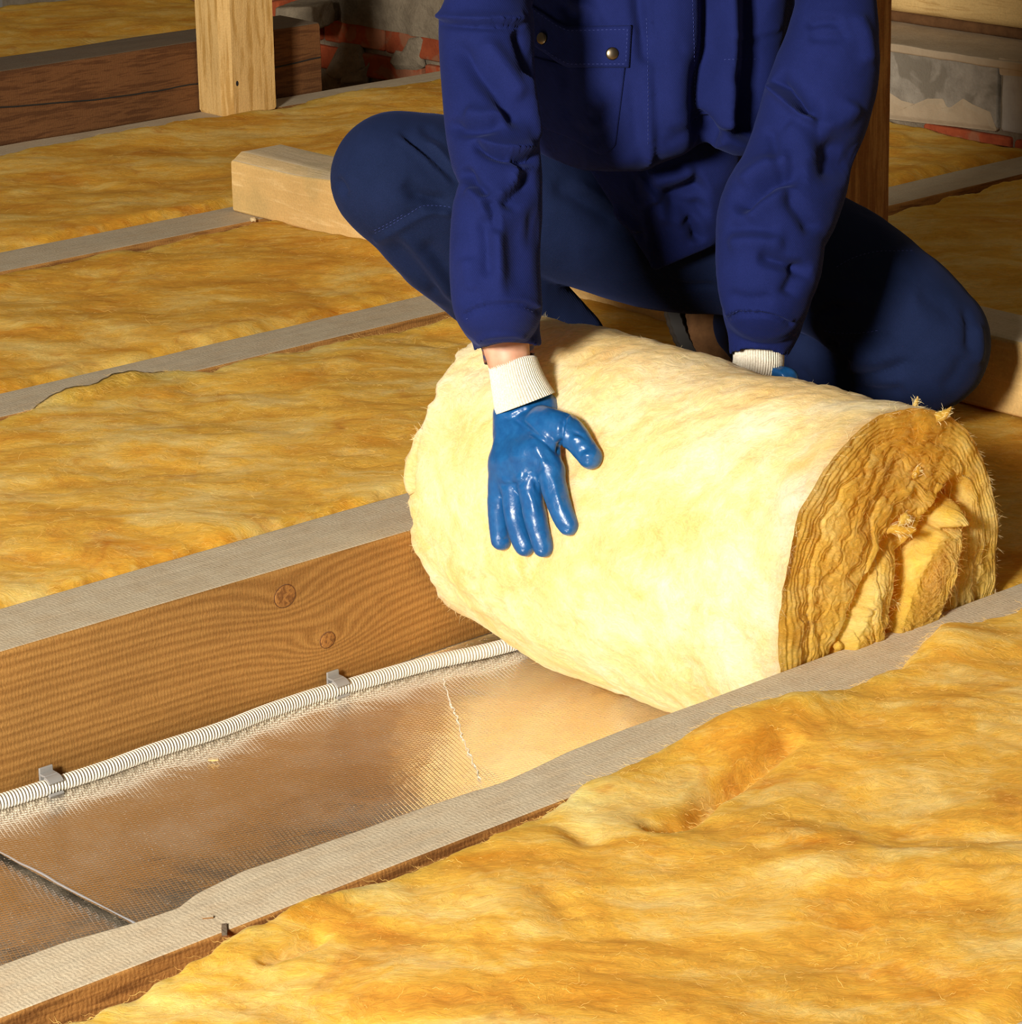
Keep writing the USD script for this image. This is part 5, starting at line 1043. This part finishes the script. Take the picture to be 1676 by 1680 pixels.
# ---- the other glove, behind the roll
gx = lambda u, v, x: float(x / ray((u, v))[0])
PLm = [np.array([J(1256, 622, gx(1256, 622, 2.565), 22), J(1290, 622, gx(1290, 622, 2.575), 20)]), np.array([J(1236, 622, gx(1236, 622, 2.585), 26), J(1246, 668, gx(1246, 668, 2.605), 26)]), np.array([J(1256, 618, gx(1256, 618, 2.58), 28), J(1276, 665, gx(1276, 665, 2.6), 26)]), np.array([J(1268, 624, gx(1268, 624, 2.58), 24), J(1300, 660, gx(1300, 660, 2.595), 22)])]
FL = [np.array([J(1240 + 22 * k, 668, gx(1240 + 22 * k, 668, 2.605), 17), J(1238 + 24 * k, 705, gx(1238 + 24 * k, 705, 2.61), 16), J(1240 + 24 * k, 745 - 4 * abs(k - 1), gx(1240 + 24 * k, 745, 2.60), 14)]) for k in range(4)]
TL = np.array([J(1230, 630, gx(1230, 630, 2.58), 22), J(1205, 660, gx(1205, 660, 2.60), 18), J(1196, 690, gx(1196, 690, 2.60), 16)])
def fGL(p):
    d = None
    for a in PLm + [TL]: e = chain(a)(p); d = e if d is None else smin(d, e, 0.014)
    fd = None
    for a in FL: e = chain(a)(p); fd = e if fd is None else smin(fd, e, 0.002)
    return smin(d, fd, 0.006)
gl2 = mesh_sdf(fGL, PLm + FL + [TL], 0.01, 0.003, 4); wrinkle(gl2, 0.003, 26.0, 45)
sculpt(gl2, [('valley', [(1240, 612), (1262, 618), (1290, 640)], 5, 4), ('ridge', [(1250, 606), (1275, 610), (1292, 625)], 5, 4)])
g2 = part('glove', gl2, glove_m); tag(g2, 'blue glove mostly hidden behind the roll')
part('knit_cuff', rib_cuff([J(1243, 568, wl + 0.002, 40), J(1244, 590, wl + 0.002, 41), J(1243, 600, wl + 0.003, 41), J(1240, 612, wl + 0.006, 41)], 60), knit_m, g2)
# plaid shirt cuff peeping out at the wrist
part('shirt_cuff', rib_cuff([J(826, 540, wt + 0.012, 44), J(830, 566, wt + 0.012, 43), J(834, 588, wt + 0.010, 42)], 3, amp=0.0015), shirt_m)

# ---- body: one continuous figure inside the clothes
sh = lambda js, k: np.column_stack([js[:, :3], js[:, 3] * k])
armR = np.vstack([sh(SR[:-4], 0.46), [J(826, 545, wt + 0.008, 43), J(833, 585, wt + 0.002, 37.5), J(848, 640, wt + 0.006, 29)]])
armL = np.vstack([sh(SL[:-4], 0.42), [J(1246, 560, wl, 36), J(1246, 600, wl + 0.002, 32)]])
HD = [J(1068, -330, 3.70, 72), J(1064, -420, 3.62, 92), J(1062, -470, 3.62, 96)]
TB = np.array([J(1072, -210, 3.85, 170), J(1070, -20, 3.87, 165), J(1068, 120, 3.89, 140), J(1075, 250, 3.97, 115), J(1080, 330, 4.03, 105)])
def fB(p):
    d = chain(TB, 0.55)(p)
    for js, k in ((armR, .04), (armL, .04), (sh(LR1, .8), .05), (sh(LL1, .8), .05), (sh(PV, .72), .05), (sh(LR2, .62), .02), (sh(LL2, .58), .02)): d = smin(d, chain(js)(p), k * 0.6)
    d = smin(d, d_cone(p, J(900, -210, 3.74, 74), J(1250, -210, 3.82, 74)), 0.05)
    d = smin(d, d_cone(p, J(1070, -200, 3.78, 70), HD[0]), 0.03); d = smin(d, chain(np.array(HD[1:]))(p), 0.03)
    d = smin(d, d_cone(p, J(1062, -385, 3.585, 62), J(1062, -350, 3.58, 40)), 0.03)                 # jaw and chin
    d = smin(d, d_cone(p, J(1062, -430, 3.545, 9), J(1062, -400, 3.53, 15)), 0.008)               # nose
    for s in (-1, 1): d = smin(d, d_cone(p, J(1062 + s * 94, -440, 3.63, 12), J(1062 + s * 96, -408, 3.63, 9)), 0.006)   # ears
    for s in (-1, 1): d = np.maximum(d, -(d_cone(p, J(1062 + s * 34, -436, 3.542, 11), J(1062 + s * 38, -436, 3.542, 11))))  # eye sockets
    return d
bd = mesh_sdf(fB, [armR, armL, TB, LR1, LR2, LL1, LL2, PV, np.array(HD), np.array([J(900, -210, 3.72, 78), J(1250, -210, 3.8, 78)])], 0.02, 0.0085, 3)
part('body', bd, skin_m)
for s in (-1, 1):
    e = trimesh.creation.icosphere(3, 0.0105); e.apply_translation(at(1062 + s * 36, -436, 3.556)); part('eye', e, hair_m)
m_ = tube([at(u, v, t_) for u, v, t_ in ((1036, -368, 3.552), (1050, -371, 3.543), (1062, -370, 3.541), (1074, -371, 3.543), (1088, -368, 3.552))], 0.004, 8); part('lips', m_, skin_m)
hr = np.array(HD[1:]); hair = mesh_sdf(lambda p: np.maximum(chain(np.array([[*h[:3], h[3] * 1.07] for h in hr]))(p), (-(V_of(p) + 452)) * -1 / 1350 + np.where(p[..., 2] > 3.64, -0.06, 0) ), [hr], 0.02, 0.006)
hw_ = np.asarray(hair.vertices); hair.vertices = hw_ + vnormals(hair) * (0.006 * (ridged(hw_ * 60, 3, 5) - 0.6))[:, None]; part('hair', hair, hair_m)
